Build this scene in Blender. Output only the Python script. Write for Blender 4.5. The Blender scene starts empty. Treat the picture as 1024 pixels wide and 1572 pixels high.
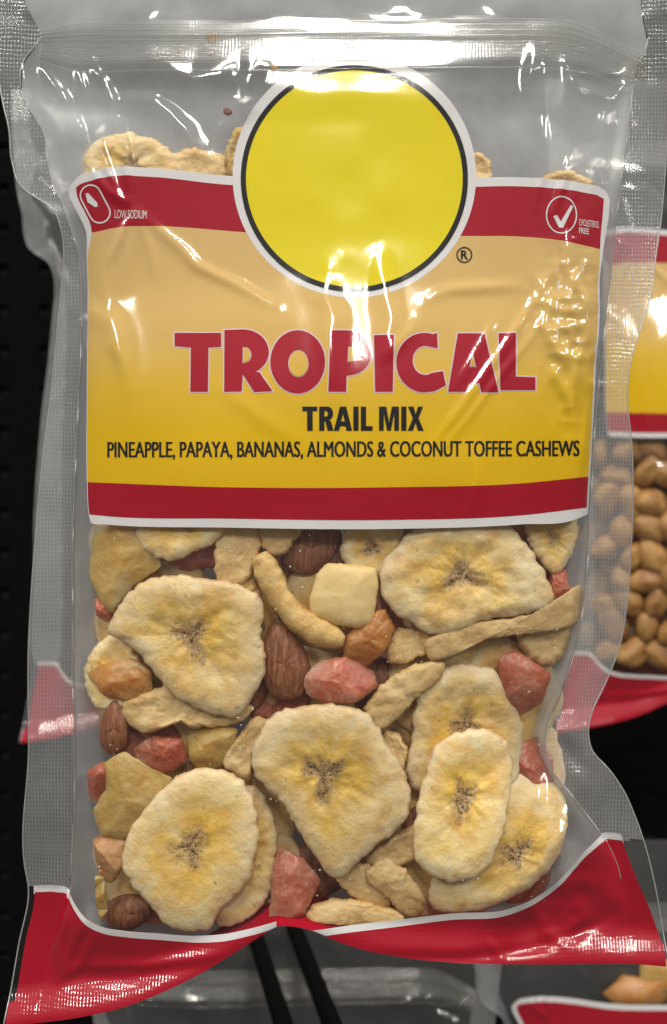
import bpy, bmesh, math, random
import numpy as np
from mathutils import Vector, noise as mnoise

# ------------------------------------------------------------------ camera, light, exposure
S = 0.0002                 # metres per unit of the pouch's own drawing grid
CX, CY = 512.0, 786.0      # centre of that grid
DIST = 0.45                # camera distance to the seal plane of the pouch
sc = bpy.context.scene
COL = sc.collection
cam_d = bpy.data.cameras.new('camera'); cam = bpy.data.objects.new('camera', cam_d); COL.objects.link(cam)
cam.location = (0, -DIST, 0); cam.rotation_euler = (math.radians(90), 0, 0)
cam_d.sensor_fit = 'VERTICAL'; cam_d.sensor_height = 36.0
cam_d.lens = 36.0 * DIST / (1572 * S)
cam_d.clip_start = 0.01; cam_d.clip_end = 50
cam_d.dof.use_dof = True; cam_d.dof.focus_distance = DIST - 0.012; cam_d.dof.aperture_fstop = 15
sc.camera = cam

world = bpy.data.worlds.new('World'); sc.world = world; world.use_nodes = True
bg = world.node_tree.nodes['Background']
_wt = world.node_tree; _tc = _wt.nodes.new('ShaderNodeTexCoord'); _sx = _wt.nodes.new('ShaderNodeSeparateXYZ'); _rp = _wt.nodes.new('ShaderNodeValToRGB')
_mr = _wt.nodes.new('ShaderNodeMapRange'); _mr.inputs['From Min'].default_value = -1.0
_wt.links.new(_tc.outputs['Generated'], _sx.inputs[0]); _wt.links.new(_sx.outputs[2], _mr.inputs[0]); _wt.links.new(_mr.outputs[0], _rp.inputs[0]); _wt.links.new(_rp.outputs[0], bg.inputs[0])
_rp.color_ramp.elements[0].position = 0.50; _rp.color_ramp.elements[0].color = (0.24, 0.22, 0.20, 1)     # unseen floor and shelves, horizon darkened to cut the veil reflected in the film
_rp.color_ramp.elements[1].position = 0.80; _rp.color_ramp.elements[1].color = (1.0, 1.0, 1.0, 1)     # pale ceiling
bg.inputs[1].default_value = 0.40

def ceiling_lamp(x, y, z, sx, sy, power, col=(1.0, 0.95, 0.86)):
    l = bpy.data.lights.new('ceiling_lamp', 'AREA'); l.shape = 'RECTANGLE'; l.size = sx; l.size_y = sy
    l.energy = power; l.color = col
    o = bpy.data.objects.new('ceiling_lamp', l); COL.objects.link(o); o.location = (x, y, z)
    return o
# twin-tube fittings running away from the shelf, as over a shop aisle
for (x, y, p) in ((-2.7, -0.98, 23.5), (0.06, -0.98, 19.5), (2.8, -0.98, 23.5), (-2.7, -3.2, 30), (0.06, -3.2, 24), (2.8, -3.2, 30)):
    for d in (-0.13, 0.13):
        ceiling_lamp(x + d, y, 2.0, 0.08, 1.25, p)
sc.view_settings.view_transform = 'Standard'; sc.view_settings.look = 'None'
sc.view_settings.exposure = 0.18; sc.view_settings.gamma = 1.0
sc.render.engine = 'CYCLES'
sc.cycles.max_bounces = 14; sc.cycles.transparent_max_bounces = 40; sc.cycles.use_denoising = True
sc.cycles.caustics_reflective = False; sc.cycles.caustics_refractive = False
sc.cycles.sample_clamp_indirect = 6

# ------------------------------------------------------------------ helpers
random.seed(7)
rng = np.random.RandomState(11)
LAT = rng.rand(256, 256)
def vnoise(x, y, f, ox=0.0, oy=0.0):
    x = np.asarray(x, float) * f + ox + 1000; y = np.asarray(y, float) * f + oy + 1000
    xi = np.floor(x).astype(int); yi = np.floor(y).astype(int); fx = x - xi; fy = y - yi
    fx = fx * fx * fx * (fx * (fx * 6 - 15) + 10); fy = fy * fy * fy * (fy * (fy * 6 - 15) + 10)
    g = lambda a, b: LAT[a % 256, b % 256]
    return ((g(xi, yi) * (1 - fx) + g(xi + 1, yi) * fx) * (1 - fy) + (g(xi, yi + 1) * (1 - fx) + g(xi + 1, yi + 1) * fx) * fy) * 2 - 1
def sstep(a, b, x):
    t = np.clip((np.asarray(x, float) - a) / (b - a), 0, 1); return t * t * (3 - 2 * t)
def curve_tab(pairs):
    """smooth monotone-ish table from (key, value) pairs (cubic Hermite)"""
    k = np.array([p[0] for p in pairs], float); v = np.array([p[1] for p in pairs], float)
    m = np.gradient(v, k)
    def f(x):
        x = np.clip(np.asarray(x, float), k[0], k[-1]); i = np.clip(np.searchsorted(k, x, side='right') - 1, 0, len(k) - 2)
        h = k[i + 1] - k[i]; t = (x - k[i]) / h
        return ((2*t**3 - 3*t**2 + 1) * v[i] + (t**3 - 2*t**2 + t) * h * m[i] + (-2*t**3 + 3*t**2) * v[i+1] + (t**3 - t**2) * h * m[i+1])
    return f

def new_obj(name, mesh, mat=None, parent=None):
    o = bpy.data.objects.new(name, mesh); COL.objects.link(o)
    if mat is not None:
        mesh.materials.clear(); mesh.materials.append(mat)
    if parent is not None: o.parent = parent
    return o
def np_mesh(name, verts, faces, smooth=True):
    me = bpy.data.meshes.new(name); me.from_pydata([tuple(v) for v in verts], [], [tuple(f) for f in faces]); me.update()
    if smooth: me.polygons.foreach_set('use_smooth', [True] * len(me.polygons))
    return me
def grid_faces(nu, nv, flip=False):
    i, j = np.meshgrid(np.arange(nu - 1), np.arange(nv - 1), indexing='ij')
    a = (i * nv + j).ravel(); b = ((i + 1) * nv + j).ravel()
    q = np.stack([a, a + 1, b + 1, b], 1) if not flip else np.stack([a, b, b + 1, a + 1], 1)
    return q
def thing(name, label, cat, loc=(0, 0, 0), group=None):
    o = bpy.data.objects.new(name, None); COL.objects.link(o); o.location = loc
    o.empty_display_size = 0.01
    return tag(o, label, cat, group)
def tag(o, label, cat, group=None):
    o['label'] = label; o['category'] = cat
    if group: o['group'] = group
    return o

# ------------------------------------------------------------------ materials
def mat(name):
    m = bpy.data.materials.new(name); m.use_nodes = True
    nt = m.node_tree; nt.nodes.clear()
    return m, nt, nt.nodes.new('ShaderNodeOutputMaterial')
def N(nt, t, **kw):
    n = nt.nodes.new(t)
    for k, v in kw.items():
        if k.startswith('i_'): n.inputs[k[2:].replace('_', ' ')].default_value = v
        else: setattr(n, k, v)
    return n
def math_n(nt, op, a, b=None):
    n = nt.nodes.new('ShaderNodeMath'); n.operation = op
    for i, v in enumerate((a, b)):
        if v is None: continue
        if isinstance(v, (int, float)): n.inputs[i].default_value = v
        else: nt.links.new(v, n.inputs[i])
    return n.outputs[0]
def mix_col(nt, fac, a, b, mode='MIX'):
    n = nt.nodes.new('ShaderNodeMix'); n.data_type = 'RGBA'; n.blend_type = mode
    for i, v in ((0, fac), (6, a), (7, b)):
        if isinstance(v, (int, float)): n.inputs[i].default_value = v
        elif isinstance(v, tuple): n.inputs[i].default_value = (*v, 1)
        else: nt.links.new(v, n.inputs[i])
    return n.outputs[2]
def ramp(nt, src, stops):
    n = nt.nodes.new('ShaderNodeValToRGB'); e = n.color_ramp.elements
    while len(e) < len(stops): e.new(0.5)
    for el, (p, c) in zip(e, stops):
        el.position = p; el.color = (*c, 1) if len(c) == 3 else c
    nt.links.new(src, n.inputs[0]); return n.outputs[0]
def noise_n(nt, scale, detail=3, rough=0.5, co=None, dist=0.0):
    n = N(nt, 'ShaderNodeTexNoise', i_Scale=scale, i_Detail=detail, i_Roughness=rough, i_Distortion=dist)
    if co is not None: nt.links.new(co, n.inputs['Vector'])
    return n.outputs[0]

def film_material(name, haze, rough, emboss=0.0, tint=(0.99, 0.99, 0.985), spec=1.0, ripple=0.07, weave=1.0, white=(0.80, 0.82, 0.84)):
    """thin clear plastic: see-through, Fresnel gloss, a little milky haze"""
    m, nt, out = mat(name); L = nt.links
    co = N(nt, 'ShaderNodeTexCoord').outputs['Object']
    # fine orange-peel ripple plus optional heat-seal embossing
    hgt = math_n(nt, 'MULTIPLY', noise_n(nt, 900, 2, 0.5, co), ripple)
    if emboss:
        sep = N(nt, 'ShaderNodeSeparateXYZ'); L.new(co, sep.inputs[0])
        wob = math_n(nt, 'MULTIPLY', noise_n(nt, 90, 3, 0.6, co), 9.0)
        sx = math_n(nt, 'SINE', math_n(nt, 'ADD', math_n(nt, 'MULTIPLY', sep.outputs[0], 6200), wob))
        sz = math_n(nt, 'SINE', math_n(nt, 'ADD', math_n(nt, 'MULTIPLY', sep.outputs[2], 5000), wob))
        pat = math_n(nt, 'ADD', math_n(nt, 'ADD', math_n(nt, 'MULTIPLY', math_n(nt, 'MULTIPLY', sx, sz), 0.10), math_n(nt, 'MULTIPLY', sx, 0.55)), math_n(nt, 'MULTIPLY', sz, 0.22))
        amp = math_n(nt, 'MAXIMUM', math_n(nt, 'MULTIPLY', math_n(nt, 'SUBTRACT', noise_n(nt, 110, 4, 0.65, co), 0.28), 2.2), 0.0)
        hgt = math_n(nt, 'ADD', hgt, math_n(nt, 'MULTIPLY', math_n(nt, 'MULTIPLY', pat, amp), emboss))
    bump = N(nt, 'ShaderNodeBump', i_Strength=1.0, i_Distance=0.00012); L.new(hgt, bump.inputs['Height'])
    tr = N(nt, 'ShaderNodeBsdfTransparent'); tr.inputs[0].default_value = (*tint, 1)
    if emboss: L.new(mix_col(nt, math_n(nt, 'MINIMUM', math_n(nt, 'MAXIMUM', math_n(nt, 'MULTIPLY', math_n(nt, 'MULTIPLY', pat, amp), min(emboss, 1.0) * weave), 0.0), 0.8), tint, (0.62, 0.63, 0.64)), tr.inputs[0])  # ridges tinted darker, painted in place of the light they would refract
    df = N(nt, 'ShaderNodeBsdfDiffuse'); df.inputs[0].default_value = (*white, 1)
    tl = N(nt, 'ShaderNodeBsdfTranslucent'); tl.inputs[0].default_value = (*white, 1)
    dt = N(nt, 'ShaderNodeMixShader'); dt.inputs[0].default_value = 0.4; L.new(df.outputs[0], dt.inputs[1]); L.new(tl.outputs[0], dt.inputs[2])
    gl = N(nt, 'ShaderNodeBsdfGlossy', i_Roughness=rough); gl.inputs[0].default_value = (1, 1, 1, 1)
    for n in (df, tl, gl): L.new(bump.outputs[0], n.inputs['Normal'])
    hz = N(nt, 'ShaderNodeMixShader'); L.new(tr.outputs[0], hz.inputs[1]); L.new(dt.outputs[0], hz.inputs[2])
    hv = math_n(nt, 'MULTIPLY', math_n(nt, 'ADD', math_n(nt, 'MULTIPLY', noise_n(nt, 45, 5, 0.65, co), 1.0), 0.5), haze)
    if emboss: hv = math_n(nt, 'MAXIMUM', math_n(nt, 'MULTIPLY', hv, math_n(nt, 'ADD', math_n(nt, 'MULTIPLY', math_n(nt, 'MULTIPLY', pat, amp), 0.7 * weave), 1.0)), 0.0)
    L.new(hv, hz.inputs[0])
    fr = N(nt, 'ShaderNodeFresnel'); L.new(bump.outputs[0], fr.inputs['Normal'])
    # a thin sheet has air on both sides: same reflectance from the front and from the back
    bf = N(nt, 'ShaderNodeNewGeometry').outputs['Backfacing']
    L.new(math_n(nt, 'ADD', math_n(nt, 'MULTIPLY', bf, 1 / 1.52 - 1.52), 1.52), fr.inputs['IOR'])
    fx = N(nt, 'ShaderNodeMixShader'); L.new(math_n(nt, 'MINIMUM', math_n(nt, 'MULTIPLY', fr.outputs[0], 1.8 * spec), 1.0), fx.inputs[0])
    L.new(hz.outputs[0], fx.inputs[1]); L.new(gl.outputs[0], fx.inputs[2]); L.new(fx.outputs[0], out.inputs[0])
    return m
M_FILM = film_material('clear_film', 0.006, 0.09)
M_SEAL = film_material('sealed_film', 0.29, 0.16, emboss=1.1, spec=1.3)
M_FOOT = film_material('foot_film', 0.003, 0.12, emboss=0.35, spec=1.0, weave=0.0)
M_BACK = film_material('back_film', 0.72, 0.25, spec=0.5, white=(0.80, 0.83, 0.88))
M_BACK2 = film_material('rear_pouch_back_film', 0.10, 0.2, spec=0.7)
M_ZIP = film_material('zipper_plastic', 0.07, 0.14, emboss=0.10, spec=0.9, weave=0.3, tint=(0.95, 0.95, 0.94), white=(0.85, 0.84, 0.80))
M_EDGE = film_material('cut_edge', 0.40, 0.25, spec=2.0)

def print_material(name, col, var=0.06, grain=2500, rough=0.7, spec=0.0):
    m, nt, out = mat(name); L = nt.links
    co = N(nt, 'ShaderNodeTexCoord').outputs['Object']
    n1 = noise_n(nt, grain, 2, 0.6, co); n2 = noise_n(nt, 60, 3, 0.5, co)
    v = math_n(nt, 'ADD', math_n(nt, 'MULTIPLY', n1, var), math_n(nt, 'MULTIPLY', n2, var))
    v = math_n(nt, 'ADD', v, 1.0 - var)
    c = mix_col(nt, 1.0, col, v, 'MULTIPLY') if isinstance(col, tuple) else None
    b = N(nt, 'ShaderNodeBsdfPrincipled', i_Roughness=rough); b.inputs['Specular IOR Level'].default_value = spec
    L.new(c, b.inputs['Base Color']); L.new(b.outputs[0], out.inputs[0])
    return m
M_WHITE = print_material('white_ink', (0.74, 0.73, 0.74))
M_RED = print_material('red_ink', (0.38, 0.003, 0.018), 0.08)
M_BLACK = print_material('black_ink', (0.012, 0.011, 0.011))
M_DISC = print_material('yellow_ink', (0.80, 0.66, 0.005))
M_PINK = print_material('pale_outline_ink', (0.72, 0.55, 0.56))
def panel_material():
    m, nt, out = mat('tan_to_yellow_ink'); L = nt.links
    co = N(nt, 'ShaderNodeTexCoord').outputs['Object']
    sep = N(nt, 'ShaderNodeSeparateXYZ'); L.new(co, sep.inputs[0])
    t = N(nt, 'ShaderNodeMapRange'); t.inputs['From Min'].default_value = (CY - 360) * S; t.inputs['From Max'].default_value = (CY - 745) * S
    L.new(math_n(nt, 'ADD', sep.outputs[2], math_n(nt, 'MULTIPLY', math_n(nt, 'SUBTRACT', noise_n(nt, 3000, 1, 0.5, co), 0.5), 0.006)), t.inputs[0])
    c = ramp(nt, t.outputs[0], [(0.0, (0.70, 0.47, 0.19)), (0.42, (0.69, 0.45, 0.13)), (0.62, (0.74, 0.47, 0.03)), (0.80, (0.80, 0.50, 0.004)), (1.0, (0.78, 0.48, 0.003))])
    c = mix_col(nt, 1.0, c, math_n(nt, 'ADD', math_n(nt, 'MULTIPLY', noise_n(nt, 2600, 2, 0.6, co), 0.16), 0.91), 'MULTIPLY')
    b = N(nt, 'ShaderNodeBsdfPrincipled', i_Roughness=0.7); b.inputs['Specular IOR Level'].default_value = 0.0
    L.new(c, b.inputs['Base Color']); L.new(b.outputs[0], out.inputs[0]); return m
M_PANEL = panel_material()

def food_material(name, stops, scale=300, sss=0.25, sss_col=(1, .6, .25), rough=0.5, bump=0.5, dust=0.25, seed=0.0, rim=None, core=None, trans=0.0):
    """stops: colours over a noise; rim/core: colours over the stored 'ring' value of a slice"""
    m, nt, out = mat(name); L = nt.links
    tc = N(nt, 'ShaderNodeTexCoord'); oi = N(nt, 'ShaderNodeObjectInfo')
    vm = N(nt, 'ShaderNodeVectorMath', operation='ADD'); L.new(tc.outputs['Object'], vm.inputs[0])
    sc_ = N(nt, 'ShaderNodeVectorMath', operation='SCALE'); cb = N(nt, 'ShaderNodeCombineXYZ')
    for i in range(3): L.new(oi.outputs['Random'], cb.inputs[i])
    L.new(cb.outputs[0], sc_.inputs[0]); sc_.inputs['Scale'].default_value = 7.0 + seed; L.new(sc_.outputs[0], vm.inputs[1])
    co = vm.outputs[0]
    big = noise_n(nt, scale * 0.3, 4, 0.6, co, 0.6); fine = noise_n(nt, scale * 3, 4, 0.65, co)
    c = ramp(nt, math_n(nt, 'ADD', math_n(nt, 'MULTIPLY', math_n(nt, 'SUBTRACT', big, 0.5), 1.7), 0.5), stops)
    if core:
        at = N(nt, 'ShaderNodeAttribute', attribute_name='ring'); r0 = at.outputs['Fac']; lb = N(nt, 'ShaderNodeAttribute', attribute_name='lobe').outputs['Fac']
        r = math_n(nt, 'ADD', r0, math_n(nt, 'MULTIPLY', math_n(nt, 'MULTIPLY', math_n(nt, 'SUBTRACT', lb, 0.35), 0.16), math_n(nt, 'SUBTRACT', 1.0, r0)))
        rw = math_n(nt, 'ADD', r, math_n(nt, 'MULTIPLY', math_n(nt, 'SUBTRACT', noise_n(nt, 220, 4, 0.65, co, 0.8), 0.5), 0.62))
        # yellow flesh ring, then brown seed core with dark specks
        yel = ramp(nt, rw, [(0.16, (0, 0, 0)), (0.33, (1, 1, 1)), (0.50, (0.8, 0.8, 0.8)), (0.72, (0, 0, 0))])
        patch = ramp(nt, noise_n(nt, 75, 2, 0.5, co), [(0.36, (0, 0, 0)), (0.58, (1, 1, 1))])
        c = mix_col(nt, math_n(nt, 'MULTIPLY', math_n(nt, 'MULTIPLY', yel, patch), 0.85), c, (0.88, 0.55, 0.06))
        cr = ramp(nt, rw, [(0.05, (1, 1, 1)), (0.20, (0.75, 0.75, 0.75)), (0.36, (0, 0, 0))])
        c = mix_col(nt, math_n(nt, 'MULTIPLY', cr, 0.9), c, core)
        sp = ramp(nt, noise_n(nt, 1300, 3, 0.6, co), [(0.53, (0, 0, 0)), (0.59, (1, 1, 1))])
        sp2 = ramp(nt, rw, [(0.12, (1, 1, 1)), (0.34, (0, 0, 0))])
        c = mix_col(nt, math_n(nt, 'MULTIPLY', sp, sp2), c, (0.035, 0.024, 0.016))
        rm = ramp(nt, rw, [(0.80, (0, 0, 0)), (1.02, (1, 1, 1))])
        c = mix_col(nt, math_n(nt, 'MULTIPLY', rm, 0.6), c, rim)
        br = ramp(nt, math_n(nt, 'ADD', r0, math_n(nt, 'MULTIPLY', math_n(nt, 'SUBTRACT', noise_n(nt, 160, 3, 0.6, co), 0.5), 0.10)), [(0.965, (0, 0, 0)), (1.0, (1, 1, 1))])
        c = mix_col(nt, math_n(nt, 'MULTIPLY', br, 0.7), c, (0.55, 0.31, 0.13))
        spk = ramp(nt, noise_n(nt, 420, 2, 0.4, co), [(0.70, (0, 0, 0)), (0.76, (1, 1, 1))])
        c = mix_col(nt, math_n(nt, 'MULTIPLY', spk, 0.5), c, (0.28, 0.16, 0.07))
    c = mix_col(nt, math_n(nt, 'MULTIPLY', ramp(nt, fine, [(0.50, (0, 0, 0)), (0.72, (1, 1, 1))]), dust), c, (0.80, 0.72, 0.58))
    c = mix_col(nt, math_n(nt, 'MULTIPLY', ramp(nt, fine, [(0.28, (1, 1, 1)), (0.48, (0, 0, 0))]), dust * 0.8), c, mix_col(nt, 1.0, c, (0.80, 0.64, 0.44), 'MULTIPLY'))
    # sugar grains
    vo = N(nt, 'ShaderNodeTexVoronoi', i_Scale=1400.0); L.new(co, vo.inputs['Vector'])
    gr = math_n(nt, 'MULTIPLY', ramp(nt, vo.outputs['Distance'], [(0.12, (1, 1, 1)), (0.26, (0, 0, 0))]), ramp(nt, noise_n(nt, 260, 3, 0.6, co), [(0.50, (0, 0, 0)), (0.66, (1, 1, 1))]))
    c = mix_col(nt, math_n(nt, 'MULTIPLY', gr, min(1.0, dust * 2.0)), c, (0.90, 0.86, 0.80))
    tone = math_n(nt, 'ADD', math_n(nt, 'MULTIPLY', oi.outputs['Random'], 0.28), 0.84)
    c = mix_col(nt, 1.0, c, tone, 'MULTIPLY')
    b = N(nt, 'ShaderNodeBsdfPrincipled', i_Roughness=rough)
    b.inputs['Subsurface Weight'].default_value = sss; b.inputs['Subsurface Scale'].default_value = 0.005 if sss > 0.5 else 0.0025
    b.inputs['Subsurface Radius'].default_value = (*sss_col,)
    if trans: b.inputs['Transmission Weight'].default_value = trans
    L.new(c, b.inputs['Base Color'])
    bp = N(nt, 'ShaderNodeBump', i_Strength=bump, i_Distance=0.0009)
    L.new(math_n(nt, 'ADD', math_n(nt, 'MULTIPLY', fine, 0.5), noise_n(nt, scale * 1.1, 3, 0.6, co)), bp.inputs['Height']); L.new(bp.outputs[0], b.inputs['Normal'])
    L.new(b.outputs[0], out.inputs[0]); return m
M_CHIP = food_material('banana_flesh', [(0.2, (0.80, 0.49, 0.15)), (0.5, (0.90, 0.65, 0.27)), (0.8, (0.95, 0.79, 0.46))],
                       core=(0.36, 0.20, 0.07), rim=(0.90, 0.76, 0.53), sss=0.3, rough=0.4)
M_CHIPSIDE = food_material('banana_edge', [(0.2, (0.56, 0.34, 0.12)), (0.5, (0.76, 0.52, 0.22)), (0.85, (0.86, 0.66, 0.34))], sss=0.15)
M_PAPAYA = food_material('papaya_flesh', [(0.15, (0.60, 0.10, 0.045)), (0.5, (0.76, 0.21, 0.11)), (0.9, (0.86, 0.42, 0.29))], sss=0.55, sss_col=(1, .35, .2), rough=0.26, dust=0.40, scale=260, trans=0.3, bump=0.35)
M_ORANGE = food_material('orange_flesh', [(0.15, (0.74, 0.22, 0.025)), (0.5, (0.82, 0.35, 0.07)), (0.9, (0.88, 0.54, 0.25))], sss=0.55, sss_col=(1, .45, .15), rough=0.26, dust=0.35, scale=260, trans=0.3, bump=0.35)
M_PINE = food_material('pineapple_flesh', [(0.15, (0.72, 0.40, 0.07)), (0.5, (0.80, 0.52, 0.14)), (0.9, (0.86, 0.66, 0.33))], trans=0.3, sss=0.55, sss_col=(1, .65, .25), rough=0.36, dust=0.22, scale=240)
M_CUBE = food_material('smooth_pineapple', [(0.15, (0.76, 0.53, 0.20)), (0.5, (0.82, 0.60, 0.25)), (0.9, (0.86, 0.68, 0.36))], sss=0.35, sss_col=(1, .65, .25), rough=0.4, dust=0.1, scale=240, bump=0.15)
M_CASHEW = food_material('coated_cashew', [(0.15, (0.52, 0.28, 0.07)), (0.5, (0.74, 0.49, 0.17)), (0.9, (0.86, 0.68, 0.36))], sss=0.2, rough=0.42, dust=0.3)
M_NUT = food_material('roasted_nut', [(0.15, (0.24, 0.09, 0.016)), (0.5, (0.42, 0.20, 0.04)), (0.9, (0.58, 0.34, 0.10))], sss=0.15, rough=0.38, dust=0.15)
def almond_material():
    m, nt, out = mat('almond_skin'); L = nt.links
    tc = N(nt, 'ShaderNodeTexCoord'); mp = N(nt, 'ShaderNodeMapping'); L.new(tc.outputs['Object'], mp.inputs[0]); mp.inputs['Scale'].default_value = (1, 1, 0.16)
    st = noise_n(nt, 900, 4, 0.6, mp.outputs[0])
    c = ramp(nt, st, [(0.3, (0.12, 0.036, 0.014)), (0.5, (0.25, 0.085, 0.034)), (0.75, (0.42, 0.19, 0.09))])
    b = N(nt, 'ShaderNodeBsdfPrincipled', i_Roughness=0.5); L.new(c, b.inputs['Base Color'])
    bp = N(nt, 'ShaderNodeBump', i_Strength=0.35, i_Distance=0.0008); L.new(st, bp.inputs['Height']); L.new(bp.outputs[0], b.inputs['Normal'])
    L.new(b.outputs[0], out.inputs[0]); return m
M_ALMOND = almond_material()
def plain(name, col, rough=0.5, metal=0.0, scale=80, var=0.3, spec=0.5):
    m, nt, out = mat(name); L = nt.links
    co = N(nt, 'ShaderNodeTexCoord').outputs['Object']
    v = math_n(nt, 'ADD', math_n(nt, 'MULTIPLY', noise_n(nt, scale, 4, 0.6, co), var * 2), 1 - var)
    c = mix_col(nt, 1.0, col, v, 'MULTIPLY')
    if spec == 0:
        b = N(nt, 'ShaderNodeBsdfDiffuse'); L.new(c, b.inputs['Color'])
    else:
        b = N(nt, 'ShaderNodeBsdfPrincipled', i_Roughness=rough, i_Metallic=metal); b.inputs['Specular IOR Level'].default_value = spec
        L.new(c, b.inputs['Base Color'])
    L.new(b.outputs[0], out.inputs[0]); return m
M_PEG = plain('black_board', (0.005, 0.005, 0.005), 0.9, spec=0)
M_GAP = plain('pale_backing', (0.03, 0.03, 0.028), 0.8, spec=0)
M_ROD = plain('black_rod', (0.006, 0.006, 0.006), 0.6, spec=0)
M_CRUMB = plain('food_crumb', (0.42, 0.24, 0.08), 0.7, scale=900)
M_CRUMB2 = plain('brown_crumb', (0.20, 0.07, 0.045), 0.7, scale=900)

# ------------------------------------------------------------------ the pouch's own shape
Lout = curve_tab([(-140, -14), (0, -10), (60, -5), (125, 0), (160, 6), (200, 15), (250, 19.5), (290, 36), (320, 80), (350, 93), (400, 97), (450, 92), (500, 87), (600, 77), (700, 65), (800, 57), (900, 50), (1000, 45), (1150, 44), (1330, 36), (1365, 42), (1450, 28), (1580, 9)])
Lin = curve_tab([(-140, 36), (0, 36), (60, 60), (95, 36), (150, 36), (200, 65), (270, 76), (320, 97), (370, 114), (430, 124), (500, 125), (600, 121), (700, 117), (800, 113), (1000, 112), (1300, 111), (1370, 105), (1450, 80), (1580, 50)])
Rin = curve_tab([(-140, 988), (30, 988), (70, 994), (110, 976), (180, 968), (260, 956), (350, 945), (450, 935), (520, 926), (640, 914), (800, 905), (900, 899), (1000, 882), (1060, 862), (1110, 842), (1170, 842), (1230, 885), (1290, 930), (1400, 965), (1580, 975)])
Rout = curve_tab([(-140, 1046), (0, 1045), (100, 1036), (200, 1026), (280, 1022), (350, 1015), (400, 1007), (450, 1000), (500, 985), (540, 971), (580, 963), (620, 962), (680, 968), (750, 971), (850, 969), (930, 964), (1000, 951), (1050, 931), (1100, 908), (1130, 904), (1155, 911), (1180, 934), (1210, 955), (1250, 973), (1300, 990), (1340, 1000), (1400, 1012), (1477, 1022), (1580, 1028)])
Bot = curve_tab([(0, 1571), (10, 1570), (60, 1566), (130, 1556), (200, 1540), (260, 1517), (330, 1481), (380, 1449), (410, 1428), (430, 1417), (450, 1417), (480, 1424), (520, 1442), (560, 1455), (610, 1465), (680, 1472), (760, 1475), (900, 1477), (1030, 1478)])
_Bot0 = Bot
def foot_k(x): return 1 - 0.034 * np.sin(np.pi * np.clip((np.asarray(x, float) - 10) / 1010, 0, 1))   # the foot stands forward of the seal plane
Bot = lambda x: CY + (_Bot0(x) - CY) * foot_k(x)
TOP = -130.0
depth_tab = curve_tab([(-140, 0.2), (0, 0.25), (34, 0.4), (60, 1.2), (85, 2.9), (105, 4.6), (130, 5.6), (200, 6.6), (300, 8.1), (400, 10.0), (450, 11.4), (520, 14.7), (600, 17.6), (700, 18.8), (800, 19.3), (1000, 19.6), (1200, 19.4), (1340, 18.2), (1390, 16.6), (1420, 15.6), (1480, 15), (1580, 15)])
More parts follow.
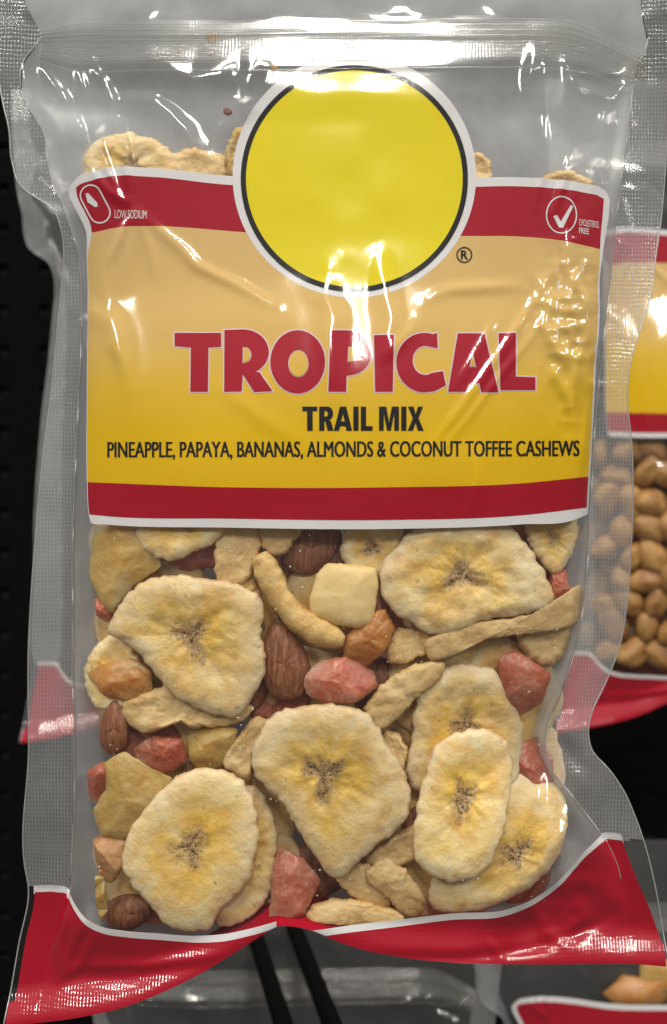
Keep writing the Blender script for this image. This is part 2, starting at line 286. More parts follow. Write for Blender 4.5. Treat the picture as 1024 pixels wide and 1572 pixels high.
CREASES = [  # points, height (mm), width
 ([(120, 90), (132, 140), (140, 175), (160, 240), (188, 312)], .55, 6), ([(143, 98), (160, 130), (178, 170), (195, 230), (203, 310)], .75, 8),
 ([(60, 92), (95, 145), (130, 210), (155, 262)], .6, 9), ([(150, 112), (230, 112), (300, 128), (385, 112)], 1.3, 26),
 ([(170, 160), (240, 165), (290, 205), (318, 248)], .8, 13), ([(388, 108), (378, 165), (335, 215)], .7, 14),
 ([(215, 330), (250, 358), (310, 415), (430, 480)], .55, 8), ([(212, 330), (190, 365), (168, 410)], .4, 6), ([(214, 332), (205, 380), (200, 430)], .3, 6),
 ([(216, 332), (235, 385), (250, 440)], .3, 7), ([(205, 322), (170, 300), (140, 262)], .35, 7),
 ([(816, 78), (812, 110), (808, 145)], .7, 7), ([(826, 80), (824, 105), (820, 125)], .5, 6),
 ([(866, 100), (872, 128), (900, 150), (935, 158), (952, 138)], .9, 8), ([(880, 118), (915, 120), (950, 114)], .5, 6),
 ([(835, 175), (828, 250), (822, 325)], .45, 6), ([(872, 240), (860, 290), (846, 335)], .5, 6), ([(886, 250), (876, 300), (866, 345)], .45, 6), ([(926, 165), (920, 230), (912, 290)], .5, 7),
 ([(645, 700), (700, 630), (760, 550), (830, 440), (868, 385)], .5, 7), ([(662, 705), (715, 640), (775, 565), (850, 470)], .4, 5), ([(690, 602), (730, 540), (760, 480)], .35, 7),
 ([(650, 468), (690, 452), (740, 448), (795, 444)], .55, 9), ([(503, 425), (508, 500), (514, 610)], .8, 20), ([(588, 405), (592, 480), (602, 575)], .8, 14), ([(640, 500), (610, 535), (585, 560)], .45, 10),
 ([(858, 360), (866, 420), (905, 480)], .8, 8), ([(825, 470), (860, 482), (905, 478)], .6, 7), ([(828, 505), (850, 550), (905, 552)], .7, 8), ([(835, 560), (868, 615), (882, 700)], .6, 8),
 ([(905, 500), (880, 560), (872, 620)], .6, 7), ([(820, 420), (835, 500), (830, 540)], .5, 8), ([(900, 400), (875, 440), (860, 500)], .5, 7), ([(905, 590), (895, 660), (880, 740)], .5, 7),
 ([(838, 1110), (838, 1200), (832, 1330)], 1.2, 9), ([(842, 1110), (868, 1150), (905, 1190)], -1.0, 12), ([(870, 1220), (850, 1290), (840, 1330)], .8, 8), ([(905, 1150), (890, 1200), (868, 1250)], .8, 11),
 ([(850, 1352), (900, 1345), (950, 1385)], .55, 14), ([(800, 1440), (880, 1425), (955, 1395)], -.5, 9), ([(810, 1370), (830, 1420), (870, 1440)], .8, 10), ([(880, 1360), (890, 1400), (860, 1430)], .6, 8), ([(930, 1300), (945, 1360), (960, 1420)], .8, 14),
 ([(105, 1370), (98, 1430), (90, 1495)], .9, 9), ([(128, 1405), (115, 1450), (95, 1495)], 1.0, 9), ([(150, 1425), (130, 1470), (95, 1498)], .8, 8), ([(95, 1498), (200, 1490), (330, 1455), (420, 1420)], -.45, 10),
 ([(130, 1475), (230, 1465), (350, 1440)], .7, 8), ([(740, 1420), (760, 1450), (762, 1475)], .5, 7),
 ([(560, 1440), (700, 1446), (830, 1440)], -.8, 9),
 ([(120, 470), (180, 500), (205, 600)], .5, 16), ([(160, 420), (190, 520), (195, 620)], .35, 12), ([(330, 590), (400, 640), (470, 690)], .25, 14),
 ([(720, 690), (722, 740), (715, 800)], .4, 8), ([(165, 800), (150, 950), (155, 1100)], .5, 10), ([(140, 1200), (148, 1300), (150, 1400)], .5, 8), ([(720, 820), (760, 900), (770, 960)], .3, 14),
 ([(885, 820), (875, 900), (862, 1000), (842, 1100)], .7, 10), ([(890, 1010), (865, 1050), (850, 1100)], .6, 9),
]
def crease_field(x, y):
    h = np.zeros_like(x)
    for pts, amp, w in CREASES:
        if max(q[1] for q in pts) < 345: amp = amp * 1.7      # taut, sharply creased film above the label
        p = np.array(pts, float); mn = p.min(0) - 4 * w; mx = p.max(0) + 4 * w
        sel = (x > mn[0]) & (x < mx[0]) & (y > mn[1]) & (y < mx[1])
        if not sel.any(): continue
        xs = x[sel] + vnoise(x[sel], y[sel], 1 / 38., 3.3) * w * 0.45; ys = y[sel]
        seg = p[1:] - p[:-1]; ln = np.hypot(seg[:, 0], seg[:, 1]); cum = np.concatenate([[0], np.cumsum(ln)]); tot = cum[-1]
        best = np.full(xs.shape, 1e9); bt = np.zeros(xs.shape)
        for i in range(len(seg)):
            t = np.clip(((xs - p[i, 0]) * seg[i, 0] + (ys - p[i, 1]) * seg[i, 1]) / ln[i]**2, 0, 1)
            d = np.hypot(xs - p[i, 0] - t * seg[i, 0], ys - p[i, 1] - t * seg[i, 1])
            b = d < best; best[b] = d[b]; bt[b] = (cum[i] + t[b] * ln[i]) / tot
        prof = np.exp(-(best / w)**2)
        h[sel] += amp * prof * np.clip(np.sin(np.pi * np.clip(bt, 0.03, 0.97)), 0, 1)**0.6
    return h
def h_smooth(x, y):
    x = np.asarray(x, float); y = np.asarray(y, float)
    a = Lin(y); b = Rin(y); t = np.clip((x - a) / (b - a), 0, 1)
    prof = np.power(np.clip(4 * t * (1 - t), 0, 1) + 1e-9, 0.5 + 0.6 * sstep(0, 1, (y - (1400 - 130 * sstep(700, 880, x))) / 100.0))
    h = depth_tab(y) * prof
    h = h + 1.6 * np.sin(y / 130.0 + 0.5) * (1 - np.clip((x - Lout(y)) / 60, 0, 1)) + 1.8 * np.sin(y / 110.0 + 2) * (1 - np.clip((Rout(y) - x) / 60, 0, 1))
    h = h + 2.0 * sstep(1400, 1570, y) + 3.2 * sstep(-58, 0, y - Bot(x))
    return h
def h_full(x, y):
    x = np.asarray(x, float); y = np.asarray(y, float)
    a = Lin(y); b = Rin(y); ins = sstep(0, 40, x - a) * sstep(0, 40, b - x)
    h = h_smooth(x, y)
    up = sstep(120, 170, y)
    h = h + ins * up * (0.38 * (0.25 + 0.75 * sstep(120, 240, np.hypot(x - 544, y - 290))) * vnoise(x, y, 1 / 150., 1.7) + 0.12 * vnoise(x, y, 1 / 60., 5.1) + 0.012 * vnoise(x, y, 1 / 20., 9.4))
    h = h + (1 - up) * 0.2 * vnoise(x, y, 1 / 90., 2.2) + (1 - sstep(20, 40, y)) * 0.9 * vnoise(x, y, 1 / 60., 8.8)
    # crumpled zone on the right of the label and the puckered foot corners
    crum = np.exp(-((x - 872) / 48)**2 - ((y - 520) / 120)**2)
    rid = lambda f, o: 1 - np.abs(vnoise(x, y, f, o, o))
    h = h + crum * (1.2 * rid(1 / 44., 4.0)**2 + 0.7 * rid(1 / 20., 6.0)**2)
    foot = np.exp(-((x - 880) / 80)**2 - ((y - 1385) / 55)**2)
    h = h + foot * (0.4 * rid(1 / 40., 12.0))
    food = sstep(830, 880, y) * (1 - sstep(1330, 1400, y)) * ins
    h = h + food * (0.75 + 0.22 * vnoise(x, y, 1 / 45., 14.0) + 0.10 * (rid(1 / 70., 15.0))**6 * 4)
    return h + crease_field(x, y)
def to_flat(px, py, off=0.0, full=True):
    """where on the pouch's grid a point seen at (px, py) lies, given the bulge towards the viewer"""
    px = np.asarray(px, float); py = np.asarray(py, float); fx, fy = px.copy(), py.copy()
    for _ in range(4):
        h = (h_smooth(fx, fy) - off) * 0.001
        k = 1 - h / DIST; fx = CX + (px - CX) * k; fy = CY + (py - CY) * k
    return fx, fy
def surf(fx, fy, back=0.0):
    """world points on the front film, 'back' mm behind it"""
    h = h_full(fx, fy)
    return np.stack([(fx - CX) * S, -(h - back) * 0.001, (CY - fy) * S], -1)

# ------------------------------------------------------------------ film panels
def film_patch(name, fl, fr, nu, nv, y0=TOP, mat_=None, back=0.0):
    u = np.linspace(0, 1, nu)[:, None]; v = np.linspace(0, 1, nv)[None, :]
    y = y0 + (1480 - y0) * v + 0 * u
    for _ in range(3):
        x = fl(y) + (fr(y) - fl(y)) * u; y = y0 + (Bot(x) - y0) * v
    x = fl(y) + (fr(y) - fl(y)) * u
    return x, y
def patch_mesh(name, x, y, back=0.0):
    P = surf(x.ravel(), y.ravel(), back)
    return np_mesh(name, P, grid_faces(*x.shape))

pouch = thing('snack_pouch', 'clear resealable pouch of tropical trail mix with yellow disc label', 'pouch', (0, 0, (CY - 1478) * S))
def child(name, me, m, parent=None):
    o = new_obj(name, me, m, parent or pouch)
    if (parent or pouch) is pouch: o.matrix_parent_inverse = pouch.matrix_basis.inverted()
    return o
x, y = film_patch('front', Lin, Rin, 240, 420)
front_film = child('front_film', patch_mesh('front_film', x, y), M_FILM)
xl, yl = film_patch('l', Lout, Lin, 18, 420); seal_l = child('side_seal', patch_mesh('side_seal_l', xl, yl), M_SEAL)
xr, yr = film_patch('r', Rin, Rout, 18, 420); seal_r = child('side_seal', patch_mesh('side_seal_r', xr, yr), M_SEAL)
for o_, yy, y_foot in ((seal_l, yl, 1363), (seal_r, yr, 1288), (front_film, y, Bot(x).ravel().reshape(x.shape) - 46)):
    if o_ is front_film: y_foot = y_foot[:-1, :-1].ravel()
    o_.data.materials.append(M_FOOT); nu, nv = yy.shape
    ym = (0.25 * (yy[:-1, :-1] + yy[1:, :-1] + yy[:-1, 1:] + yy[1:, 1:])).ravel()
    o_.data.polygons.foreach_set('material_index', (ym > y_foot).astype(np.int32))
# back panel
def back_mesh():
    x, y = film_patch('b', Lin, Rin, 60, 100)
    h = h_smooth(x.ravel(), y.ravel()); n = vnoise(x.ravel(), y.ravel(), 1 / 70., 7.7)
    P = np.stack([(x.ravel() - CX) * S, (np.maximum(h, 0) * 0.95 + 0.9 + n * 0.5) * 0.001, (CY - y.ravel()) * S], -1)
    return np_mesh('back_film', P, grid_faces(*x.shape, flip=True))
back_film = child('back_film', back_mesh(), M_BACK)
# cut edges: a thin thickened rim along both sides
def tube_mesh(name, pts, r, n=6):
    pts = np.array(pts, float); V = []; F = []
    for i, p in enumerate(pts):
        t = pts[min(i + 1, len(pts) - 1)] - pts[max(i - 1, 0)]; t /= (np.linalg.norm(t) + 1e-12)
        a = np.cross(t, [0, 1, 0.01]); a /= (np.linalg.norm(a) + 1e-12); b = np.cross(t, a)
        rr = r[i] if hasattr(r, '__len__') else r
        for k in range(n):
            an = 2 * math.pi * k / n; V.append(p + rr * (math.cos(an) * a + math.sin(an) * b))
    for i in range(len(pts) - 1):
        for k in range(n):
            F.append((i * n + k, i * n + (k + 1) % n, (i + 1) * n + (k + 1) % n, (i + 1) * n + k))
    F.append(tuple(range(n))[::-1]); F.append(tuple((len(pts) - 1) * n + k for k in range(n)))
    return np_mesh(name, V, F)
for fn, yb in ((Lout, 1569), (Rout, 1477)):
    ys = np.linspace(TOP, yb, 180); child('seal_edge', tube_mesh('seal_edge', surf(fn(ys), ys), 0.00022), M_EDGE)
for fn in (Lin, Rin):
    ys = np.linspace(60, 1350, 160); child('seal_crease', tube_mesh('seal_crease', surf(fn(ys) + 1.5 * vnoise(ys, ys * 0, 1 / 25.), ys, 0.02), 0.00016), M_EDGE)
# zipper: parallel moulded ribs gathering towards both ends
def zip_y(base, x):
    t = sstep(790, 1000, x); l = 1 - sstep(60, 130, x)
    yy = base + 34 * t * t + 4 * np.sin(x / 170.0)
    yy = yy + t**3 * (92 - base) * 0.35 + l * (66 - base) * 0.35
    return yy
for base, r in ((34, .35), (43, .55), (52, .7), (60, .45), (70, .4), (76, .38), (83, .4), (90, .38), (99, .3), (113, .22)):
    xs = np.linspace(61, 992, 220); ys = zip_y(base, xs)
    rr = r * 0.001 * (1 + 0.35 * vnoise(xs, ys, 1 / 7., base)) if 66 < base < 95 else r * 0.001 * np.ones_like(xs)
    P = surf(xs, ys, 0.1)
    child('zipper_rib', tube_mesh('zipper_rib', P, rr, 8), M_ZIP)
def zip_band():
    u = np.linspace(0, 1, 200)[:, None]; v = np.linspace(0, 1, 16)[None, :]
    x = 60 + 933 * u + 0 * v; y = zip_y(28 + 68 * v, x)
    return patch_mesh('zipper_band', x, y, -0.12)
child('zipper_band', zip_band(), M_ZIP)

# ------------------------------------------------------------------ print on the inside of the film
label = child('label', bpy.data.meshes.new('label_tmp'), None)
def print_patch(name, fl, fr, ft, fb, nu, nv, back, m, parent=None):
    u = np.linspace(0, 1, nu)[:, None]; v = np.linspace(0, 1, nv)[None, :]
    x = fl(500 + 0 * u) + (fr(500 + 0 * u) - fl(500 + 0 * u)) * u + 0 * v; y = 0 * u + 0 * v
    for _ in range(3):
        y = ft(x) + (fb(x) - ft(x)) * v; x = fl(y) + (fr(y) - fl(y)) * u
    fx, fy = to_flat(x, y)
    me = patch_mesh(name, fx, fy, back)
    if parent is None: return me
    o = new_obj(name, me, m, parent); return o
lab_L = curve_tab([(240, 105), (285, 104), (300, 106), (325, 118), (350, 130), (400, 133), (600, 133), (740, 133), (790, 136), (815, 142)])
lab_R = curve_tab([(240, 937), (300, 937), (330, 935), (380, 927), (430, 921), (480, 921), (560, 915), (650, 911), (720, 907), (790, 903), (820, 902)])
lab_T = curve_tab([(100, 298), (106, 287), (118, 272), (140, 263), (180, 256), (230, 257), (360, 270), (500, 271), (700, 273), (800, 272), (860, 276), (900, 282), (922, 288), (933, 298), (938, 312)])
lab_B = curve_tab([(130, 795), (140, 803), (160, 805), (350, 810), (600, 812), (800, 805), (885, 797), (905, 788)])
inL = lambda y: lab_L(y) + 11 * (1 - sstep(330, 400, y)) + 1.0
inR = lambda y: lab_R(y) - 7 * (1 - sstep(330, 420, y)) - 2.5
band_T = lambda x: lab_T(x) + 14.0
band_B = curve_tab([(100, 360), (145, 356), (180, 349), (230, 347), (390, 357), (715, 362), (800, 363), (860, 369), (925, 383)])
pan_B = curve_tab([(130, 740), (350, 748), (600, 748), (800, 742), (910, 731)])
red_B = curve_tab([(130, 789), (160, 792), (350, 796), (600, 798), (800, 791), (910, 778)])
label.data = print_patch('label', lab_L, lab_R, lab_T, lab_B, 200, 140, 0.42, None); label.data.materials.append(M_WHITE)
label['label'] = 'printed label with red bands on tan and yellow'
print_patch('upper_band', inL, inR, band_T, band_B, 200, 24, 0.34, M_RED, label)
print_patch('tan_panel', inL, inR, band_B, pan_B, 200, 100, 0.34, M_PANEL, label)
print_patch('lower_band', inL, inR, pan_B, red_B, 200, 16, 0.34, M_RED, label)
EX, EY, ER = 544, 274, 171
def disc(name, cx, cy, r0, r1, back, m, parent, nr=40, na=120, sx=1.0):
    r = np.linspace(r0, r1, nr)[:, None]; a = np.linspace(0, 2 * np.pi, na, endpoint=False)[None, :]
    x = cx + sx * r * np.cos(a); y = cy + r * np.sin(a)
    fx, fy = to_flat(x, y); P = surf(fx.ravel(), fy.ravel(), back); F = []
    for i in range(nr - 1):
        for k in range(na):
            F.append((i * na + k, i * na + (k + 1) % na, (i + 1) * na + (k + 1) % na, (i + 1) * na + k))
    return new_obj(name, np_mesh(name, P, F), m, parent)
disc('emblem_backing', EX, EY - 4, 0.5, 187, 0.30, M_WHITE, label)
disc('emblem_disc', EX, EY, 0.5, 168, 0.22, M_DISC, label)
disc('emblem_ring', EX, EY, 166.5, 174.5, 0.16, M_BLACK, label, nr=3, na=200)

def shape_mesh(name, loops, offset=0.0, res=1):
    """filled flat mesh from closed loops (holes allowed), in drawing-grid units (x, -y)"""
    cu = bpy.data.curves.new(name, 'CURVE'); cu.dimensions = '2D'; cu.fill_mode = 'BOTH'; cu.offset = offset
    for lp in loops:
        sp = cu.splines.new('POLY'); sp.points.add(len(lp) - 1); sp.use_cyclic_u = True
        for p, q in zip(sp.points, lp): p.co = (q[0], -q[1], 0, 1)
    return curve_to_mesh(cu)
def curve_to_mesh(cu):
    o = bpy.data.objects.new('tmp_shape', cu); COL.objects.link(o)
    dg = bpy.context.evaluated_depsgraph_get(); me = bpy.data.meshes.new_from_object(o.evaluated_get(dg))
    bpy.data.objects.remove(o); bpy.data.curves.remove(cu); return me
def press(name, me, back, m, parent, cell=6.0, horiz=True):
    """cut a flat shape along a grid and lay it on the film"""
    bm = bmesh.new(); bm.from_mesh(me); bpy.data.meshes.remove(me)
    bmesh.ops.remove_doubles(bm, verts=bm.verts, dist=1e-4)
    xs = [v.co.x for v in bm.verts]; ys = [v.co.y for v in bm.verts]
    for ax, lo, hi in ((0, min(xs), max(xs)), (1, min(ys), max(ys))):
        if ax == 1 and not horiz and hi - lo < cell * 2: continue
        c = math.floor(lo / cell) * cell + cell
        while c < hi:
            no = (1, 0, 0) if ax == 0 else (0, 1, 0)
            bmesh.ops.bisect_plane(bm, geom=list(bm.verts) + list(bm.edges) + list(bm.faces), dist=1e-5, plane_co=(c, 0, 0) if ax == 0 else (0, c, 0), plane_no=no)
            c += cell
    px = np.array([v.co.x for v in bm.verts]); py = np.array([-v.co.y for v in bm.verts])
    fx, fy = to_flat(px, py); P = surf(fx, fy, back)
    for v, p in zip(bm.verts, P): v.co = p
    bm.normal_update()
    for f in bm.faces:
        f.smooth = True
        if f.normal.y > 0: f.normal_flip()
    out = bpy.data.meshes.new(name); bm.to_mesh(out); bm.free()
    return new_obj(name, out, m, parent)
def arc(cx, cy, rx, ry, a0, a1, n=20):
    return [(cx + rx * math.cos(math.radians(a0 + (a1 - a0) * i / n)), cy + ry * math.sin(math.radians(a0 + (a1 - a0) * i / n))) for i in range(n + 1)]
LETTERS = [
 [[(268, 511), (339, 511), (339.5, 532), (320, 533), (319, 601), (292, 601), (293, 533), (268, 531)]],
 [[(344.5, 506.5)] + arc(373, 540, 39.5, 34.5, -95, 62, 22) + [(398, 571), (418, 600), (390, 601.5), (372.5, 574), (371, 600.5), (344, 601)],
  [(372.5, 532.5)] + arc(376, 544.5, 10, 12.2, -80, 80, 10) + [(372, 557.5)]],
 [arc(457, 555.3, 42, 48.5, 0, 350, 40), arc(458, 558, 15.8, 21, 0, 340, 24)],
 [[(508, 507.5)] + arc(534, 541.5, 36.5, 34.5, -92, 90, 22) + [(532, 577), (531.5, 601), (504, 601)],
  [(534.5, 532)] + arc(537, 543.5, 10.5, 11.8, -80, 80, 10) + [(533.5, 555.5)]],
 [[(574, 514.5), (604.5, 514.5), (603, 601), (576, 601)]],
 [[(671, 511)] + arc(652, 556.5, 43.5, 45.5, -72, -270, 28) + [(668, 600), (684.5, 591), (680, 569.5)] + arc(653, 553, 19.5, 22.5, 60, 285, 18) + [(672, 534)]],
 [[(703, 511.5), (743.5, 511.5), (765.5, 602), (739, 602), (736, 588), (720, 588), (715, 601), (688, 601)], [(725.5, 540), (720.5, 563.5), (731.5, 563.5)]],
 [[(765.5, 511.5), (792, 511), (792, 578), (822, 579), (822, 598.5), (768.5, 598.5)]],
]
for lp in LETTERS:
    press('title_outline', shape_mesh('title_outline', [[(px, py) for px, py in l] for l in lp[:1]], 2.2), 0.27, M_PINK, label)
    press('title_letter', shape_mesh('title_letter', lp), 0.14, M_RED, label)
# counters of R, O, P, A show the tan panel again
for lp in LETTERS:
    if len(lp) > 1: press('letter_counter', shape_mesh('letter_counter', [lp[1]], -1.6), 0.08, M_PANEL, label)

def text_mesh(body, bold, x0, x1, y_base, cap, slant=0.0):
    cu = bpy.data.curves.new('lettering', 'FONT'); cu.body = body; cu.size = 1.0; cu.offset = bold; cu.resolution_u = 4; cu.space_character = 1.0 + bold * 2.2
    me = curve_to_mesh(cu)
    xs = [v.co.x for v in me.vertices]; top = max(v.co.y for v in me.vertices if True)
    lo, hi = min(xs), max(xs)
    # cap height from an E
    c2 = bpy.data.curves.new('cap', 'FONT'); c2.body = 'E'; c2.size = 1.0; c2.offset = bold; m2 = curve_to_mesh(c2)
    b0 = min(v.co.y for v in m2.vertices); b1 = max(v.co.y for v in m2.vertices); bpy.data.meshes.remove(m2)
    for v in me.vertices:
        t = (v.co.x - lo) / (hi - lo); px = x0 + t * (x1 - x0); py = y_base - (v.co.y - b0) / (b1 - b0) * cap
        py += slant * t
        v.co = (px, -py, 0)
    return me
Y0, Y1 = 624.0, 661.0
VARIETY = [
 [[(464, Y0), (487, Y0), (487, Y0 + 7), (480, Y0 + 7), (480, Y1), (471.5, Y1), (471.5, Y0 + 7), (464, Y0 + 7)]],
 [[(490, Y0)] + arc(503, Y0 + 10.5, 8.5, 10.5, -90, 80, 10) + [(507.5, Y0 + 22), (510, Y1 - 8), (512, Y1), (503, Y1), (501, Y1 - 9), (499.5, Y1 - 14.5), (498, Y1 - 14.5), (498, Y1), (490, Y1)], [(498, Y0 + 6.5)] + arc(500.5, Y0 + 11, 3, 4.4, -80, 80, 8) + [(498, Y0 + 15.5)]],
 [[(522, Y0), (531.5, Y0), (540.5, Y1), (532, Y1), (530.4, Y1 - 7), (522.4, Y1 - 7), (520.6, Y1), (512.5, Y1)], [(526.6, Y0 + 10), (523.8, Y1 - 14), (529.2, Y1 - 14)]],
 [[(542.5, Y0), (550.5, Y0), (550.5, Y1), (542.5, Y1)]],
 [[(554, Y0), (562, Y0), (562, Y1 - 7), (572, Y1 - 7), (572, Y1), (554, Y1)]],
 [[(582, Y0), (593, Y0), (597.3, Y0 + 24), (601.6, Y0), (612.5, Y0), (612.5, Y1), (605.3, Y1), (605.3, Y0 + 10), (600.2, Y1), (594.3, Y1), (589.2, Y0 + 10), (589.2, Y1), (582, Y1)]],
 [[(616, Y0), (624, Y0), (624, Y1), (616, Y1)]],
 [[(626.5, Y0), (635, Y0), (638.4, Y0 + 11.5), (641.8, Y0), (649.5, Y0), (642.6, Y0 + 18), (650.5, Y1), (641.8, Y1), (638, Y0 + 25), (634, Y1), (626, Y1), (633.8, Y0 + 18)]],
]
for lp in VARIETY: press('variety_letter', shape_mesh('variety_letter', lp), 0.2, M_BLACK, label)
for k, dx in enumerate((-0.65, 0.65)):
    press('ingredient_lettering', text_mesh('PINEAPPLE, PAPAYA, BANANAS, ALMONDS & COCONUT TOFFEE CASHEWS', 0.0, 165 + dx, 889 + dx, 702, 23.5, -2), 0.2 + 0.03 * k, M_BLACK, label, cell=8, horiz=False)
press('sodium_lettering', text_mesh('LOW SODIUM', 0.0, 176, 225, 335, 13, 1), 0.2, M_WHITE, label)
press('cholesterol_lettering', text_mesh('CHOLESTEROL', 0.0, 889, 920, 346, 10, 4), 0.2, M_WHITE, label)
press('cholesterol_lettering', text_mesh('FREE', 0.012, 889, 904, 358, 9, 2), 0.2, M_WHITE, label)
disc('trademark_ring', 713, 391, 10.3, 12.3, 0.2, M_BLACK, label, nr=2, na=40)
press('trademark_letter', text_mesh('R', 0.03, 707.5, 719, 398, 14), 0.2, M_BLACK, label)
def ring_shape(loop, w): return shape_mesh('icon', [loop, [( (p[0]-sum(q[0] for q in loop)/len(loop))*w + sum(q[0] for q in loop)/len(loop), (p[1]-sum(q[1] for q in loop)/len(loop))*w + sum(q[1] for q in loop)/len(loop)) for p in loop]])
def capsule(cx, cy, half, r, deg, n=12):
    pts = arc(0, half, r, r, 0, 180, n) + arc(0, -half, r, r, 180, 360, n); c, s = math.cos(math.radians(deg)), math.sin(math.radians(deg))
    return [(cx + x * c - y * s, cy + x * s + y * c) for x, y in pts]
cap_o = capsule(146, 313, 15, 17, -28); cap_i = capsule(146, 313, 15, 14.8, -28)
press('sodium_icon', shape_mesh('icon', [cap_o, cap_i]), 0.2, M_WHITE, label)
press('sodium_icon', shape_mesh('icon', [[(131, 297), (135, 296), (149, 311), (150, 317), (146, 318), (134, 310)]]), 0.2, M_WHITE, label)
press('cholesterol_icon', shape_mesh('icon', [arc(862, 330, 24, 29, 0, 350, 36), arc(862, 330, 22, 27, 0, 350, 36)]), 0.2, M_WHITE, label)
press('cholesterol_icon', shape_mesh('icon', [[(849, 332), (855, 330), (861, 340), (876, 315), (880, 317), (864, 350), (858, 349)]]), 0.2, M_WHITE, label)

# red foot of the pouch: two printed wings with a white upper border, and the gusset panel underneath
wt_l = curve_tab([(30, 1362), (50, 1364), (85, 1365), (106, 1371), (118, 1388), (135, 1407), (160, 1420), (200, 1427), (250, 1431), (310, 1435), (350, 1431), (385, 1422), (430, 1408)])
wt_r = curve_tab([(440, 1424), (470, 1424), (530, 1418), (600, 1411), (690, 1399), (770, 1392), (800, 1382), (850, 1352), (880, 1322), (900, 1299), (925, 1284), (950, 1283), (990, 1289), (1020, 1292)])
def foot_wing(ft0, xa, xb, drop, back, m, name, parent=None, clip=None):
    ft = lambda x_: CY + (ft0(x_) - CY) * foot_k(x_)
    n = 110; u = np.linspace(0, 1, n)[:, None]; v = np.linspace(0, 1, 40)[None, :]
    x = xa(1400 + 0 * u) + (xb(1400 + 0 * u) - xa(1400 + 0 * u)) * u + 0 * v; y = 0 * x
    for _ in range(3):
        top = np.minimum(ft(x) + drop, Bot(x) - 0.3); bot = Bot(x) - 0.2 if clip is None else np.minimum(ft(x) + clip, Bot(x) - 0.2)
        y = top + (bot - top) * v; x = xa(y) + (xb(y) - xa(y)) * u
    P = surf(x.ravel(), y.ravel(), back)
    return child(name, np_mesh(name, P, grid_faces(*x.shape)), m)
foot_wing(wt_l, lambda y: Lout(y) + 8, lambda y: 428 + 0 * y, 0, 0.36, M_WHITE, 'foot_border', clip=13)
foot_wing(wt_l, lambda y: Lout(y) + 9.5, lambda y: 430 + 0 * y, 10, 0.26, M_RED, 'foot_print')
foot_wing(wt_r, lambda y: 455 + 0 * y, lambda y: Rout(y) - 28 * (1 - sstep(1290, 1470, y)) - 3, 0, 0.36, M_WHITE, 'foot_border', clip=13)
foot_wing(wt_r, lambda y: 475 + 0 * y, lambda y: Rout(y) - 28 * (1 - sstep(1290, 1470, y)) - 4, 10, 0.26, M_RED, 'foot_print')
def gusset():
    xs = np.linspace(14, 1018, 160); ys = Bot(xs) - 0.6; f = surf(xs, ys, 0.3); n = 8; V = []
    hb = h_smooth(xs, ys) * 0.95 + 0.8
    for k in range(n):
        t = k / (n - 1); V.append(np.stack([f[:, 0], f[:, 1] * (1 - t) + hb * 0.001 * t, f[:, 2] + 0.006 * math.sin(math.pi * t)], -1))
    V = np.stack(V, 1)
    return np_mesh('gusset', V.reshape(-1, 3), grid_faces(len(xs), n))
child('gusset', gusset(), M_RED)
# crumbs clinging inside the film
def lump(name, c, r, m, seed):
    bm = bmesh.new(); bmesh.ops.create_icosphere(bm, subdivisions=2, radius=1)
    for v in bm.verts:
        d = 1 + 0.55 * mnoise.noise(v.co * 1.6 + Vector((seed, seed * 2, 0)))
        v.co = Vector((v.co.x * r[0] * d, v.co.y * r[1] * d, v.co.z * r[2] * d))
    me = bpy.data.meshes.new(name); bm.to_mesh(me); bm.free(); me.polygons.foreach_set('use_smooth', [True] * len(me.polygons))
    o = new_obj(name, me, m); o.location = c; return o
def at(px, py, back):
    fx, fy = to_flat(px, py, back); p = surf(np.array([fx]), np.array([fy]), back)[0]; return Vector(p)
for i, (px, py, r, m, lab) in enumerate(((326, 59, 10, M_CRUMB, 'largest orange crumb caught in the zipper'), (412, 79, 13, M_CRUMB, 'wide flat orange crumb caught below the zipper ribs'),
        (350, 172, 7, M_CRUMB2, 'dark reddish brown crumb stuck to the clear film'), (421, 104, 6, M_CRUMB, 'pale crumb hanging beside the yellow disc top'))):
    tag(lump('food_crumb', at(px, py, 0.9), (r * S, 0.0004, r * S * 0.8), m, i * 3.1), lab, 'crumb', 'crumbs inside the pouch top')
sm = np.random.RandomState(5)
for i in range(16):
    px = 240 + sm.rand() * 190; py = 78 + sm.rand() * 30
    r = 1.2 + 2.2 * sm.rand()
    tag(lump('food_crumb', at(px, py, 0.7), (r * S * 1.4, 0.0002, r * S), M_CRUMB, i * 1.7), 'tiny orange speck scattered just below the zipper', 'crumb', 'specks below the zipper')

